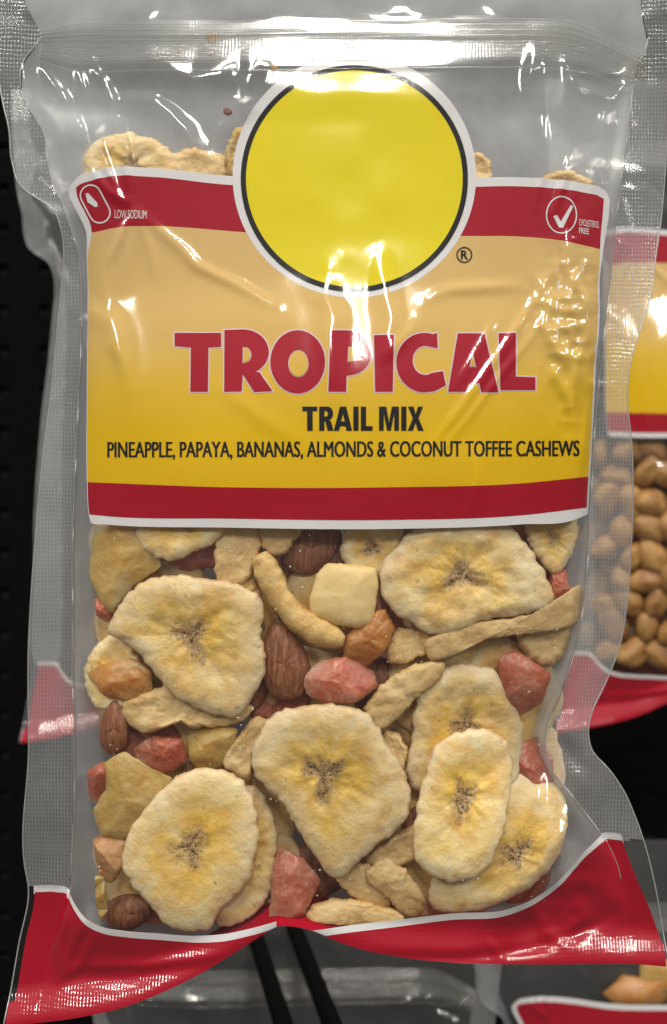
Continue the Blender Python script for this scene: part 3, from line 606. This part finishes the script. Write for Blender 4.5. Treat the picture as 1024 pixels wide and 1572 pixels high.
# ------------------------------------------------------------------ contents
def smooth_loop(pts, n):
    p = np.array(pts, float); k = len(p); out = []
    for i in range(k):
        p0, p1, p2, p3 = p[i - 1], p[i], p[(i + 1) % k], p[(i + 2) % k]
        for t in np.linspace(0, 1, 12, endpoint=False):
            out.append(0.5 * ((2 * p1) + (-p0 + p2) * t + (2 * p0 - 5 * p1 + 4 * p2 - p3) * t**2 + (-p0 + 3 * p1 - 3 * p2 + p3) * t**3))
    out = np.array(out); d = np.hypot(*(np.roll(out, -1, 0) - out).T); c = np.concatenate([[0], np.cumsum(d)])
    s = np.linspace(0, c[-1], n, endpoint=False); o2 = np.vstack([out, out[:1]])
    return np.stack([np.interp(s, c, o2[:, 0]), np.interp(s, c, o2[:, 1])], -1)
def slab(name, pts, thick, gap, m, label, cat, group, core=None, dish=0.6, bumps=0.55, rough_edge=4.4, seed=0, nr=22, na=110, tilt=(0, 0), edge_pow=4.2, radial_amp=1.0, facets=0.0, straight=False):
    """irregular slice: traced outline, domed rim, dished face, uneven relief; lies 'gap' mm behind the film"""
    lp = smooth_loop(pts, na)
    if straight:
        q_ = np.array(list(pts) + [pts[0]], float); d_ = np.concatenate([[0], np.cumsum(np.hypot(*(q_[1:] - q_[:-1]).T))]); s_ = np.linspace(0, d_[-1], na, endpoint=False)
        lp = 0.75 * np.stack([np.interp(s_, d_, q_[:, 0]), np.interp(s_, d_, q_[:, 1])], -1) + 0.25 * lp
    c = np.array(core if core else lp.mean(0), float)
    ang = np.arange(na)
    nz = np.array([mnoise.noise(Vector((p[0] / 14., p[1] / 14., seed))) for p in lp]) + 0.6 * np.array([mnoise.noise(Vector((p[0] / 5., p[1] / 5., seed + 9))) for p in lp])
    dirv = lp - c; ln = np.hypot(*dirv.T)[:, None]; lp = lp + dirv / ln * (nz[:, None] * rough_edge)
    V = []; R = []; LB = []
    rs = np.concatenate([np.linspace(0.04, 0.86, nr - 6), 1 - 0.14 * (1 - np.linspace(0.15, 1, 6))**1.6])
    scale = float(ln.mean()); fr0 = random.Random(seed * 17 + 3)
    planes = [[(fr0.uniform(-1, 1), fr0.uniform(-1, 1), fr0.uniform(0.0, 0.55)) for _ in range(5)] for _s in (0, 1)]
    for side in (0, 1):
        for r in rs:
            px = c[0] + (lp[:, 0] - c[0]) * r; py = c[1] + (lp[:, 1] - c[1]) * r
            prof = (1 - r**(edge_pow * 2.2))**0.5 if r < 1 else 0.0
            n1 = np.array([mnoise.fractal(Vector((a / 26. + 0.37, b / 26. + 0.61, seed * 1.37 + 0.43 + side * 30)), 1.0, 2.0, 4, noise_basis='PERLIN_NEW') for a, b in zip(px, py)])
            z = thick * 0.5 * prof
            th = np.arctan2(py - c[1], px - c[0]); radial = 0.6 * np.array([mnoise.noise(Vector((math.cos(t_) * 2.4, math.sin(t_) * 2.4, seed * 3.1))) for t_ in th]) * np.exp(-((r - 0.4) / 0.25)**2)
            z = z + prof * (n1 * bumps + radial * bumps * 1.2 * radial_amp - dish * math.exp(-(r / 0.42)**2) + dish * 0.6 * math.exp(-((r - 0.74) / 0.17)**2))
            lobe = np.sqrt(np.clip(0.5 * (1 - np.cos(3 * np.arctan2(py - c[1], px - c[0]) + seed * 2.6 + 1.0 * n1)), 0, 1))
            if radial_amp: z = z - (0.12 + 0.30 * ((seed * 7.3) % 1.0)) * np.exp(-(lobe / 0.35)**2) * math.exp(-((r - 0.12) / 0.26)**2) - 0.5 * math.exp(-(r / 0.16)**2)
            LB.append(lobe)
            if facets:
                q = np.stack([(px - c[0]) / scale, (py - c[1]) / scale], -1); mnv = np.zeros(na) + 0.6
                for (a_, b_, d_) in planes[side]: mnv = np.minimum(mnv, d_ + a_ * q[:, 0] + b_ * q[:, 1])
                z = z + prof * np.maximum(mnv, -0.9) * facets
            # seen position -> grid position at this depth
            off = gap + thick * 0.5 + (z if side else -z) + ((px - c[0]) * tilt[0] + (py - c[1]) * tilt[1]) * 0.2
            off = 0.8 + np.log1p(np.exp((off + 0.9 - 0.8) * 1.6)) / 1.6
            fx, fy = to_flat(px, py, gap + thick * .5); h = h_smooth(fx, fy)
            V.append(np.stack([(fx - CX) * S, -(h - off) * 0.001, (CY - fy) * S], -1)); R.append(np.full(na, r))
    V = np.array(V).reshape(-1, 3); R = np.array(R).ravel(); K = len(rs); F = []
    for k in range(K - 1):
        for i in range(na):
            j = (i + 1) % na
            F.append((k * na + i, k * na + j, (k + 1) * na + j, (k + 1) * na + i))
            b = K * na; F.append((b + k * na + i, b + (k + 1) * na + i, b + (k + 1) * na + j, b + k * na + j))
    for i in range(na):
        j = (i + 1) % na; a = (K - 1) * na; b = (2 * K - 1) * na
        F.append((a + i, a + j, b + j, b + i))
    F.append(tuple(range(na))[::-1]); F.append(tuple(K * na + i for i in range(na)))
    cen = V.mean(0); me = np_mesh(name, V - cen, F)
    at_ = me.attributes.new('ring', 'FLOAT', 'POINT'); at_.data.foreach_set('value', R.astype(np.float32))
    at2 = me.attributes.new('lobe', 'FLOAT', 'POINT'); at2.data.foreach_set('value', np.array(LB).ravel().astype(np.float32))
    o = new_obj(name, me, m); o.location = cen
    return tag(o, label, cat, group)
def chunk(name, pts, thick, gap, m, label, cat, group, seed=0, facet=1.0):
    """candied fruit piece: traced outline with uneven facets"""
    return slab(name, pts, thick, gap, m, label, cat, group, dish=0, bumps=0.55 * facet, rough_edge=1.8, seed=seed, nr=24, na=80, edge_pow=2.2, radial_amp=0, facets=3.6 * facet, straight=True)
def ell(cx, cy, rx, ry, deg=0, n=14, wob=0.06, seed=0):
    r_ = random.Random(seed); c, s = math.cos(math.radians(deg)), math.sin(math.radians(deg)); o = []
    for i in range(n):
        a = 2 * math.pi * i / n; k = 1 + r_.uniform(-wob, wob); u, v = rx * k * math.cos(a), ry * k * math.sin(a)
        o.append((cx + u * c - v * s, cy + u * s + v * c))
    return o
G1, G2, G3, G4, G5 = 'banana chips inside the pouch', 'papaya pieces inside the pouch', 'pineapple pieces inside the pouch', 'almonds inside the pouch', 'cashews inside the pouch'
def chip(pts, gap, label, core=None, thick=4.6, seed=0, m=None, **kw): kw.setdefault('radial_amp', 0.0 if m is M_CHIPSIDE else 1.0); return slab('banana_chip', pts, thick, gap, m or M_CHIP, label, 'banana chip', G1, core=core, seed=seed, **kw)
chip([(164, 966), (205, 901), (250, 884), (300, 886), (350, 892), (385, 905), (402, 922), (403, 948), (399, 973), (407, 1000), (404, 1040), (386, 1075), (372, 1096), (345, 1102), (312, 1092), (275, 1075), (245, 1045), (220, 1010), (190, 985)], 0.6, 'large pointed banana chip touching the film below the label left half', (292, 975), seed=1, dish=1.3, bumps=.9)
chip([(582, 895), (590, 860), (610, 835), (640, 812), (690, 795), (760, 795), (805, 830), (836, 880), (851, 912), (845, 930), (800, 945), (740, 953), (690, 976), (650, 969), (600, 935)], 1.6, 'wide pale banana chip tucked up under the label right half', (708, 885), seed=2, dish=1.0, bumps=.8)
chip([(384, 1165), (395, 1130), (420, 1096), (460, 1085), (520, 1082), (560, 1094), (582, 1118), (600, 1150), (622, 1188), (631, 1225), (620, 1262), (590, 1290), (550, 1325), (525, 1349), (505, 1346), (480, 1310), (455, 1270), (425, 1225), (395, 1195)], 0.5, 'biggest banana chip in the middle tapering down to a rounded point', (495, 1190), seed=3, dish=1.1, bumps=.9)
chip([(636, 1085), (650, 1050), (675, 1028), (715, 1020), (760, 1030), (785, 1060), (800, 1100), (804, 1150), (790, 1205), (730, 1240), (650, 1220), (624, 1185), (633, 1130)], 4.6, 'rounded square banana chip partly covered by a smaller oval chip', (712, 1108), seed=4, dish=1.0)
chip([(692, 1130), (740, 1118), (775, 1136), (787, 1175), (780, 1240), (765, 1300), (745, 1338), (710, 1355), (670, 1349), (641, 1325), (634, 1290), (640, 1240), (655, 1180), (668, 1146)], 0.5, 'tall oval yellow banana chip overlapping the rounded square chip', (712, 1222), seed=5, dish=.9, bumps=.8)
chip([(250, 1210), (290, 1184), (330, 1180), (370, 1199), (393, 1240), (396, 1290), (385, 1340), (365, 1375), (340, 1398), (316, 1430), (262, 1426), (230, 1392), (200, 1356), (187, 1320), (200, 1270), (225, 1238)], 0.6, 'smooth oval banana chip resting just above the red foot left wing', (292, 1300), seed=6, dish=.7, bumps=.5)
chip([(390, 1205), (415, 1240), (426, 1290), (418, 1360), (390, 1405), (340, 1425), (310, 1380), (330, 1280), (360, 1220)], 5.2, 'banana chip hidden behind the smooth oval chip, only its rim showing', seed=7)
chip([(800, 1185), (850, 1200), (872, 1245), (860, 1310), (815, 1362), (740, 1398), (680, 1402), (659, 1385), (665, 1345), (720, 1270), (765, 1215)], 5.0, 'banana chip with blackened core lying above the red foot right wing', (795, 1312), seed=8)
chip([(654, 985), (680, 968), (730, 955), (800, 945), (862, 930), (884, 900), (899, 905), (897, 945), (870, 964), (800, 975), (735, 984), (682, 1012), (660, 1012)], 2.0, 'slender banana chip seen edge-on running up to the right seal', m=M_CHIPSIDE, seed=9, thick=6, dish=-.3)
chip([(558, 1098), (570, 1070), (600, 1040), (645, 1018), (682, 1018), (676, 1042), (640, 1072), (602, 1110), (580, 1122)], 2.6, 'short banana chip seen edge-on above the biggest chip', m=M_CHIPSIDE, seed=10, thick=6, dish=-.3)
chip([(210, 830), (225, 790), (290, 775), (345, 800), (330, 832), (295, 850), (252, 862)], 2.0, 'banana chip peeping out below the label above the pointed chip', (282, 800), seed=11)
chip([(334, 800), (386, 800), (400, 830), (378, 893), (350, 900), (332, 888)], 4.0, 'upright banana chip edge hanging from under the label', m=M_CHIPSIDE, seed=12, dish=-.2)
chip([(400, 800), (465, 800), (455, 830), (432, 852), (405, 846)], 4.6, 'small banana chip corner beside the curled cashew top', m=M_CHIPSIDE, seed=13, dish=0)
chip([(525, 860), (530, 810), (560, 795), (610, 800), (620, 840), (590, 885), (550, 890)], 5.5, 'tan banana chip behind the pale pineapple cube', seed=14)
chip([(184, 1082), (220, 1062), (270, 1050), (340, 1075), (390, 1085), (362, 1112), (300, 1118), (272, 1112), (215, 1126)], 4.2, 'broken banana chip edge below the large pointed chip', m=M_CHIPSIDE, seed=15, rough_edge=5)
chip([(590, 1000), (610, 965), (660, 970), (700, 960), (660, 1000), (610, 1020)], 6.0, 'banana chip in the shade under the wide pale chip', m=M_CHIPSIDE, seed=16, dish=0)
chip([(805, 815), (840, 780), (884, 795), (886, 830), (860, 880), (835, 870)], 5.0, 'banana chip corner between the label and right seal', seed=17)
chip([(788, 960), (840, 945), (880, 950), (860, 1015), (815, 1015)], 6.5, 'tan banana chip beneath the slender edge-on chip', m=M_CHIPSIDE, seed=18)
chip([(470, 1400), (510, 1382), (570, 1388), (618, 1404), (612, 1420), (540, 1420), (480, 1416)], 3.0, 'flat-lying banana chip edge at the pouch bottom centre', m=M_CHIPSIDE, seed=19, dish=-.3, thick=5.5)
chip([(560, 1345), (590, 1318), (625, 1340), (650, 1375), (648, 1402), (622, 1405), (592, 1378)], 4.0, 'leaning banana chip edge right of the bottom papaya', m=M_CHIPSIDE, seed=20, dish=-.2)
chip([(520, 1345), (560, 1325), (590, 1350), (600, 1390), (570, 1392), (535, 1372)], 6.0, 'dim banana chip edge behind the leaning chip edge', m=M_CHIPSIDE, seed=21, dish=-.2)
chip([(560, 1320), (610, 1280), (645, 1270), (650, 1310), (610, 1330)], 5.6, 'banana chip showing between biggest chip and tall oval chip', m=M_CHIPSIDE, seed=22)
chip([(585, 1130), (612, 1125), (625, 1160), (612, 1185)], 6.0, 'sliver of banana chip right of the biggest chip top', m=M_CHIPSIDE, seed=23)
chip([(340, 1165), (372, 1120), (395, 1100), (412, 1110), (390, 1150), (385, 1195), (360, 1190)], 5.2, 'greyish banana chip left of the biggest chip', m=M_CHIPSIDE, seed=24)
chip([(140, 1000), (170, 975), (205, 990), (215, 1045), (190, 1090), (145, 1085), (128, 1040)], 6.0, 'banana chip behind the pale papaya near the left seal', seed=25)
# pieces above the label
chip(ell(205, 258, 80, 54, 10, seed=4), 6.0, 'beige banana chip seen through the clear film above LOW SODIUM', seed=26)
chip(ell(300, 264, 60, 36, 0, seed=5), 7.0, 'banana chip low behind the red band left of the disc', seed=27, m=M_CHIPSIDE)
slab('pineapple_piece', ell(370, 235, 24, 45, 8, seed=6), 5, 4.0, M_PINE, 'yellow pineapple sliver hiding at the left rim of the disc', 'pineapple', G3, seed=28)
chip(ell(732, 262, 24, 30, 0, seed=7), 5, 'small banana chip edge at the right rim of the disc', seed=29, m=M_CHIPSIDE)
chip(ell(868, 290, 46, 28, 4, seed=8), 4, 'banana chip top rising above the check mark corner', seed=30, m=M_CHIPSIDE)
# cashew, cube, papaya, almonds
def sweep(name, spine, radii, gap, m, label, cat, group, seed=0, n=16, flat=0.8):
    p = smooth_loop(spine, 10) if False else np.array(spine, float)
    t = np.linspace(0, len(p) - 1, 40); x = np.interp(t, range(len(p)), p[:, 0]); y = np.interp(t, range(len(p)), p[:, 1]); r = np.interp(t, range(len(p)), radii)
    ker = np.array([1, 2, 3, 2, 1]) / 9.0
    for _ in range(2):
        x[2:-2] = np.convolve(x, ker, 'valid'); y[2:-2] = np.convolve(y, ker, 'valid'); r[2:-2] = np.convolve(r, ker, 'valid')
    V = []; F = []
    for i in range(40):
        a = max(i - 1, 0); b = min(i + 1, 39); tx, ty = x[b] - x[a], y[b] - y[a]; l = math.hypot(tx, ty); nx, ny = -ty / l, tx / l
        e = math.sqrt(max(1 - ((i - 19.5) / 20.5)**6, 0.0)); rr = r[i] * e
        for k in range(n):
            an = 2 * math.pi * k / n; nz = 1 + 0.16 * mnoise.noise(Vector((i * 0.35, math.cos(an) * 1.2 + seed, math.sin(an) * 1.2)))
            px, py = x[i] + nx * rr * math.cos(an) * nz, y[i] + ny * rr * math.cos(an) * nz
            off = gap + r.max() * S * 1000 * flat + rr * S * 1000 * flat * math.sin(an) * nz
            fx, fy = to_flat(px, py, gap + 3); h = float(h_smooth(fx, fy))
            V.append(((fx - CX) * S, -(h - off) * 0.001, (CY - fy) * S))
    for i in range(39):
        for k in range(n): F.append((i * n + k, i * n + (k + 1) % n, (i + 1) * n + (k + 1) % n, (i + 1) * n + k))
    F.append(tuple(range(n))[::-1]); F.append(tuple(39 * n + k for k in range(n)))
    V = np.array(V, float); cen = V.mean(0); o = new_obj(name, np_mesh(name, V - cen, F), m); o.location = cen
    return tag(o, label, cat, group)
sweep('cashew_nut', [(398, 850), (412, 880), (428, 915), (455, 950), (492, 972), (528, 985)], [20, 22, 17, 20, 24, 18], 1.2, M_CASHEW, 'curled toffee-coated cashew left of the pale pineapple cube', 'cashew', G5, 3)
sweep('cashew_nut', [(350, 880), (375, 905), (395, 930)], [18, 22, 16], 6.5, M_CASHEW, 'dim cashew between pointed chip and curled cashew', 'cashew', G5, 5)
chunk('pineapple_piece', [(486, 882), (502, 865), (540, 866), (577, 872), (581, 900), (572, 958), (546, 966), (510, 958), (480, 944), (475, 922)], 6, 0.7, M_CUBE, 'smooth pale pineapple cube under the label centre', 'pineapple', G3, 1, 0.35)
chunk('papaya_piece', [(532, 975), (560, 945), (592, 935), (606, 965), (592, 1000), (560, 1025), (528, 1010)], 7, 1.6, M_ORANGE, 'orange papaya piece directly below the pale pineapple cube', 'papaya', G2, 2)
chunk('papaya_piece', [(466, 1042), (490, 1015), (530, 1008), (572, 1030), (580, 1055), (545, 1080), (505, 1083), (470, 1066)], 7, 1.0, M_PAPAYA, 'sugary red papaya piece above the biggest banana chip', 'papaya', G2, 3)
chunk('papaya_piece', [(132, 1035), (155, 1020), (200, 1010), (232, 1030), (232, 1062), (200, 1078), (160, 1070)], 6, 2.2, M_ORANGE, 'pale peach papaya piece beside the left seal', 'papaya', G2, 4)
chunk('papaya_piece', [(205, 1150), (235, 1130), (280, 1135), (286, 1170), (250, 1192), (215, 1180)], 6, 4.5, M_PAPAYA, 'dull pink papaya piece above the smooth oval chip', 'papaya', G2, 5)
chunk('papaya_piece', [(133, 1185), (160, 1168), (172, 1195), (155, 1235), (136, 1225)], 5, 4.0, M_PAPAYA, 'narrow red papaya piece pressed against the left seal', 'papaya', G2, 6)
chunk('papaya_piece', [(764, 1012), (790, 998), (820, 1015), (847, 1036), (832, 1080), (802, 1098), (782, 1085), (770, 1052)], 7, 2.4, M_PAPAYA, 'coral papaya piece beneath the slender edge-on chip', 'papaya', G2, 7)
chunk('papaya_piece', [(418, 1345), (428, 1303), (465, 1318), (492, 1352), (468, 1404), (440, 1418), (413, 1412)], 7, 1.4, M_PAPAYA, 'glossy red papaya piece at the bottom below biggest chip', 'papaya', G2, 8)
chunk('papaya_piece', [(790, 1150), (825, 1130), (850, 1165), (850, 1215), (815, 1225), (795, 1200)], 6, 4.5, M_PAPAYA, 'pink papaya piece right of the tall oval chip', 'papaya', G2, 9)
chunk('papaya_piece', [(845, 880), (870, 875), (875, 905), (855, 935), (838, 925)], 6, 5.0, M_PAPAYA, 'small rose papaya piece right of the wide pale chip', 'papaya', G2, 10)
chunk('papaya_piece', [(143, 1290), (170, 1280), (198, 1292), (190, 1330), (172, 1358), (150, 1345)], 6, 1.8, M_ORANGE, 'deep orange papaya tip left of the smooth oval chip', 'papaya', G2, 11)
chunk('papaya_piece', [(145, 920), (170, 905), (185, 930), (165, 955), (148, 945)], 5, 5.0, M_PAPAYA, 'dark red papaya scrap behind the pointed chip tip', 'papaya', G2, 12)
chunk('pineapple_piece', [(136, 880), (143, 825), (175, 800), (225, 815), (248, 868), (205, 900), (172, 942), (150, 920)], 7, 2.0, M_PINE, 'translucent pineapple piece under the label left corner', 'pineapple', G3, 13)
chunk('pineapple_piece', [(158, 1172), (190, 1154), (230, 1180), (264, 1196), (245, 1232), (215, 1262), (200, 1292), (155, 1285), (142, 1245), (162, 1210)], 7, 1.2, M_PINE, 'crumpled pineapple piece left of the smooth oval chip', 'pineapple', G3, 14)
chunk('pineapple_piece', [(288, 1125), (330, 1112), (365, 1120), (352, 1172), (310, 1186), (290, 1165)], 6, 4.8, M_PINE, 'yellow pineapple piece between pointed chip and biggest chip', 'pineapple', G3, 15)
chunk('pineapple_piece', [(145, 1345), (160, 1350), (165, 1400), (155, 1415), (146, 1390)], 3, 2.5, M_PINE, 'thin pineapple sliver standing above the red foot', 'pineapple', G3, 16)
def almond(cx, cy, L_, W_, deg, gap, label, seed):
    pts = []
    for i in range(20):
        a = 2 * math.pi * i / 20; yy = -math.cos(a) * L_ / 2; xx = math.sin(a) * W_ / 2 * (1 - 0.28 * -math.cos(a) * -1)
        c, s = math.cos(math.radians(deg)), math.sin(math.radians(deg)); pts.append((cx + xx * c - yy * s, cy + xx * s + yy * c))
    return slab('almond_nut', pts, 8, gap, M_ALMOND, label, 'almond', G4, seed=seed, dish=0, bumps=0.25, rough_edge=0.4, nr=14, na=60, edge_pow=0.95)
almond(436, 1015, 125, 74, -12, 3.0, 'brown almond between pointed chip and red papaya', 1)
almond(175, 1115, 90, 44, 3, 3.4, 'ridged almond standing by the left seal', 2)
almond(480, 840, 100, 70, 60, 6.5, 'dark almond in the shade under the label centre', 3)
almond(385, 1060, 90, 55, 40, 7.5, 'dark almond hidden beneath the pointed chip tip', 4)
almond(200, 1400, 80, 55, 70, 6.0, 'dim almond low behind the smooth oval chip', 5)
# deeper filling that only shows in the gaps
fr_ = random.Random(3)
for i in range(42):
    cx = 190 + (i % 7) * 102 + fr_.uniform(-30, 30); cy = 845 + (i // 7) * 104 + fr_.uniform(-25, 25)
    if cy > 1330: cy = 1330
    cx = min(max(cx, 225), 785)
    if cx > 800 and 1040 < cy < 1260: cx = 770
    k = i % 5
    if k in (0, 2, 4):
        slab('banana_chip', ell(cx, cy, 92, 76, fr_.uniform(0, 90), seed=i), 4.5, 10.5 + fr_.uniform(0, 3), M_CHIP, 'banana chip buried deeper in the mix, glimpsed through gaps', 'banana chip', 'banana chips deeper in the mix', seed=40 + i, nr=12, na=40)
    elif k == 1:
        slab('papaya_piece', ell(cx, cy, 66, 56, fr_.uniform(0, 90), wob=.15, seed=i), 7, 10.5, M_PAPAYA, 'papaya piece buried deeper in the mix, glimpsed through gaps', 'papaya', 'papaya pieces deeper in the mix', seed=40 + i, nr=12, na=36)
    else:
        almond(cx, cy, 130, 84, fr_.uniform(0, 180), 10.5, 'almond buried deeper in the mix, glimpsed through gaps', 40 + i)['group'] = 'almonds deeper in the mix'

# sugar and crumb dust clinging to the inside of the film over the food
def dust():
    V = []; F = []; r_ = np.random.RandomState(21); n = 420
    px = 150 + r_.rand(n) * 720; py = 820 + r_.rand(n) * 570; rr = (0.35 + 1.5 * r_.rand(n)**4) * S
    fx, fy = to_flat(px, py); fx = np.clip(fx, Lin(fy) + 14, Rin(fy) - 14); P = surf(fx, fy, 0.35)
    for p, r in zip(P, rr):
        b = len(V); q = 0.6 + 0.8 * r_.rand(6)
        for k, d in enumerate(((1, 0, 0), (-1, 0, 0), (0, 0, 1), (0, 0, -1), (0, .5, 0), (0, -.5, 0))): V.append(p + np.array(d) * r * q[k])
        for f in ((0, 2, 5), (2, 1, 5), (1, 3, 5), (3, 0, 5), (2, 0, 4), (1, 2, 4), (3, 1, 4), (0, 3, 4)): F.append(tuple(b + i for i in f))
    return np_mesh('sugar_dust', V, F, False)
o = new_obj('sugar_dust', dust(), plain('sugar', (0.80, 0.74, 0.64), 0.6, scale=400)); o['kind'] = 'stuff'; tag(o, 'fine pale sugar dust clinging to the film over the fruit', 'sugar dust')

# ------------------------------------------------------------------ neighbouring pouches (same make, hanging further back)
def copy_pouch(dx, dy, dz, label, with_label=True, skip=''):
    r = pouch.copy(); COL.objects.link(r); r.location = Vector(pouch.location) + Vector((dx, dy, dz)); r['label'] = label; r['group'] = 'pouches hanging further back'
    for ch in pouch.children:
        if ch.name.startswith('label') and not with_label: continue
        c = ch.copy(); COL.objects.link(c); c.parent = r; c.matrix_parent_inverse = ch.matrix_parent_inverse.copy()
        if ch.name.startswith('back_film'): c.material_slots[0].link = 'OBJECT'; c.material_slots[0].material = M_BACK2
        if ch.name.startswith('label'):
            for g in ch.children:
                if g.name.split('.')[0] in ('upper_band', 'tan_panel', 'lower_band', 'emblem_backing', 'emblem_disc', 'emblem_ring') and not (skip and g.name.startswith(skip)):
                    d = g.copy(); COL.objects.link(d); d.parent = c
    return r
pouch['group'] = 'trail mix pouches'
copy_pouch(-0.062, 0.313, 0.037, 'blurred pouch behind the trail mix, its left seal showing against black', with_label=False)
copy_pouch(0.2154, 0.313, 0.0424, 'blurred pouch of golden nuts behind right of the trail mix')
copy_pouch(-0.021, 0.30, -0.385, 'clear pouch top hanging below, crossed by the black rods', with_label=False)
copy_pouch(0.172, 0.30, -0.351, 'blurred pouch with red banded label below the right foot corner', skip='emblem')
def rear_at(px, py, yy): k = (DIST + yy) / DIST * S; return Vector(((px - CX) * k, yy, (CY - py) * k))
tag(lump('dried_fruit', rear_at(978, 1522, 0.302), (0.016, 0.006, 0.009), M_ORANGE, 4.4), 'blurred orange dried fruit inside the pouch below the right foot corner', 'dried fruit')
tag(lump('dried_fruit', rear_at(1015, 1500, 0.304), (0.012, 0.006, 0.010), M_PINE, 6.1), 'blurred pale dried fruit beside the blurred orange one', 'dried fruit')
# nuts in the right-hand pouch
def nut_mesh(seed):
    bm = bmesh.new(); bmesh.ops.create_icosphere(bm, subdivisions=3, radius=1)
    for v in bm.verts:
        d = 1 + 0.12 * mnoise.noise(v.co * 1.3 + Vector((seed, 0, seed)))
        groove = 1 - 0.12 * math.exp(-(v.co.z / 0.14)**2) * (1 if v.co.y < 0.2 else 0.3)
        bend = 0.18 * (v.co.x**2)
        v.co = Vector((v.co.x * 0.0100 * d, v.co.y * 0.0060 * d * groove, (v.co.z * 0.0072 * d * groove) + bend * 0.007))
    me = bpy.data.meshes.new('golden_nut'); bm.to_mesh(me); bm.free(); me.polygons.foreach_set('use_smooth', [True] * len(me.polygons)); me.materials.append(M_NUT); return me
NM = [nut_mesh(i * 2.3) for i in range(5)]
nr_ = random.Random(8)
for row in range(9):
    for col in range(4):
        for lay in range(2):
            fx = 140 + col * 66 + (33 if (row + lay) % 2 else 0) + nr_.uniform(-14, 14); fy = 838 + row * 66 + lay * 28 + nr_.uniform(-14, 14)
            if fy > 1400: continue
            h = float(h_smooth(fx, fy)) * 0.001; k = nr_.uniform(0.85, 1.1)
            o = bpy.data.objects.new('golden_nut', NM[nr_.randrange(5)]); COL.objects.link(o); o.scale = (k, k, k)
            o.location = ((fx - CX) * S + 0.2154, 0.313 - h + 0.0105 + lay * 0.011, (CY - fy) * S + 0.0424)
            o.rotation_euler = (nr_.uniform(-.5, .5), nr_.uniform(0, 6.28), nr_.uniform(-.5, .5))
            tag(o, 'golden roasted nut in the blurred pouch on the right', 'nut', 'nuts in the pouch behind')
# ------------------------------------------------------------------ rack: perforated board and hooks
def pegboard():
    V = []; F = []; p = 0.0254; t = 8; R0 = 0.0036
    for i in range(-22, 22):
        for j in range(-22, 14):
            cx, cz = i * p - 0.0035, j * p; b = len(V); n = 16
            for k in range(n):
                a = 2 * math.pi * k / n; V.append((cx + R0 * math.cos(a), 0, cz + R0 * math.sin(a)))
            for k in range(n):
                a = 2 * math.pi * k / n; q = max(abs(math.cos(a)), abs(math.sin(a))); V.append((cx + p / 2 * math.cos(a) / q, 0, cz + p / 2 * math.sin(a) / q))
            for k in range(n):
                V.append((V[b + k][0], 0.004, V[b + k][2]))
            for k in range(n):
                l = (k + 1) % n
                F.append((b + k, b + n + k, b + n + l, b + l)); F.append((b + k, b + l, b + 2 * n + l, b + 2 * n + k))
    return np_mesh('pegboard', V, F, False)
pb = new_obj('wall', pegboard(), M_PEG); pb.location = (0, 0.47, 0); pb['kind'] = 'structure'
bk = bpy.data.meshes.new('backing'); bk.from_pydata([(-.7, 0.005, -.7), (.7, 0.005, -.7), (.7, 0.005, .45), (-.7, 0.005, .45)], [], [(0, 1, 2, 3)]); new_obj('backing', bk, M_GAP, pb)
hook = thing('display_hook', 'pair of black rods reaching forward under the red foot', 'hook', (-0.03, 0.46, -0.213))
for dx in (0.0, 0.0225):
    P0 = Vector((-0.062 + dx, 0.465, -0.2125)); P1 = Vector((-0.0457 + dx * .95, 0.33, -0.2130)); P2 = Vector((-0.0192 + dx * .9, 0.15, -0.2140)); P3 = Vector((-0.0125 + dx * .85, 0.10, -0.2143)); P4 = Vector((-0.012 + dx * .85, 0.092, -0.205))
    o = new_obj('rod', tube_mesh('rod', [P0, P1, P2, P3, P4], 0.0042, 12), M_ROD, hook); o.matrix_parent_inverse = hook.matrix_basis.inverted()
o = new_obj('base_plate', None or bpy.data.meshes.new('base_plate'), M_ROD, hook); bm = bmesh.new(); bmesh.ops.create_cube(bm, size=1)
for v in bm.verts: v.co = Vector((v.co.x * 0.05 - 0.02, v.co.y * 0.004 + 0.004, v.co.z * 0.03))
bm.to_mesh(o.data); bm.free()
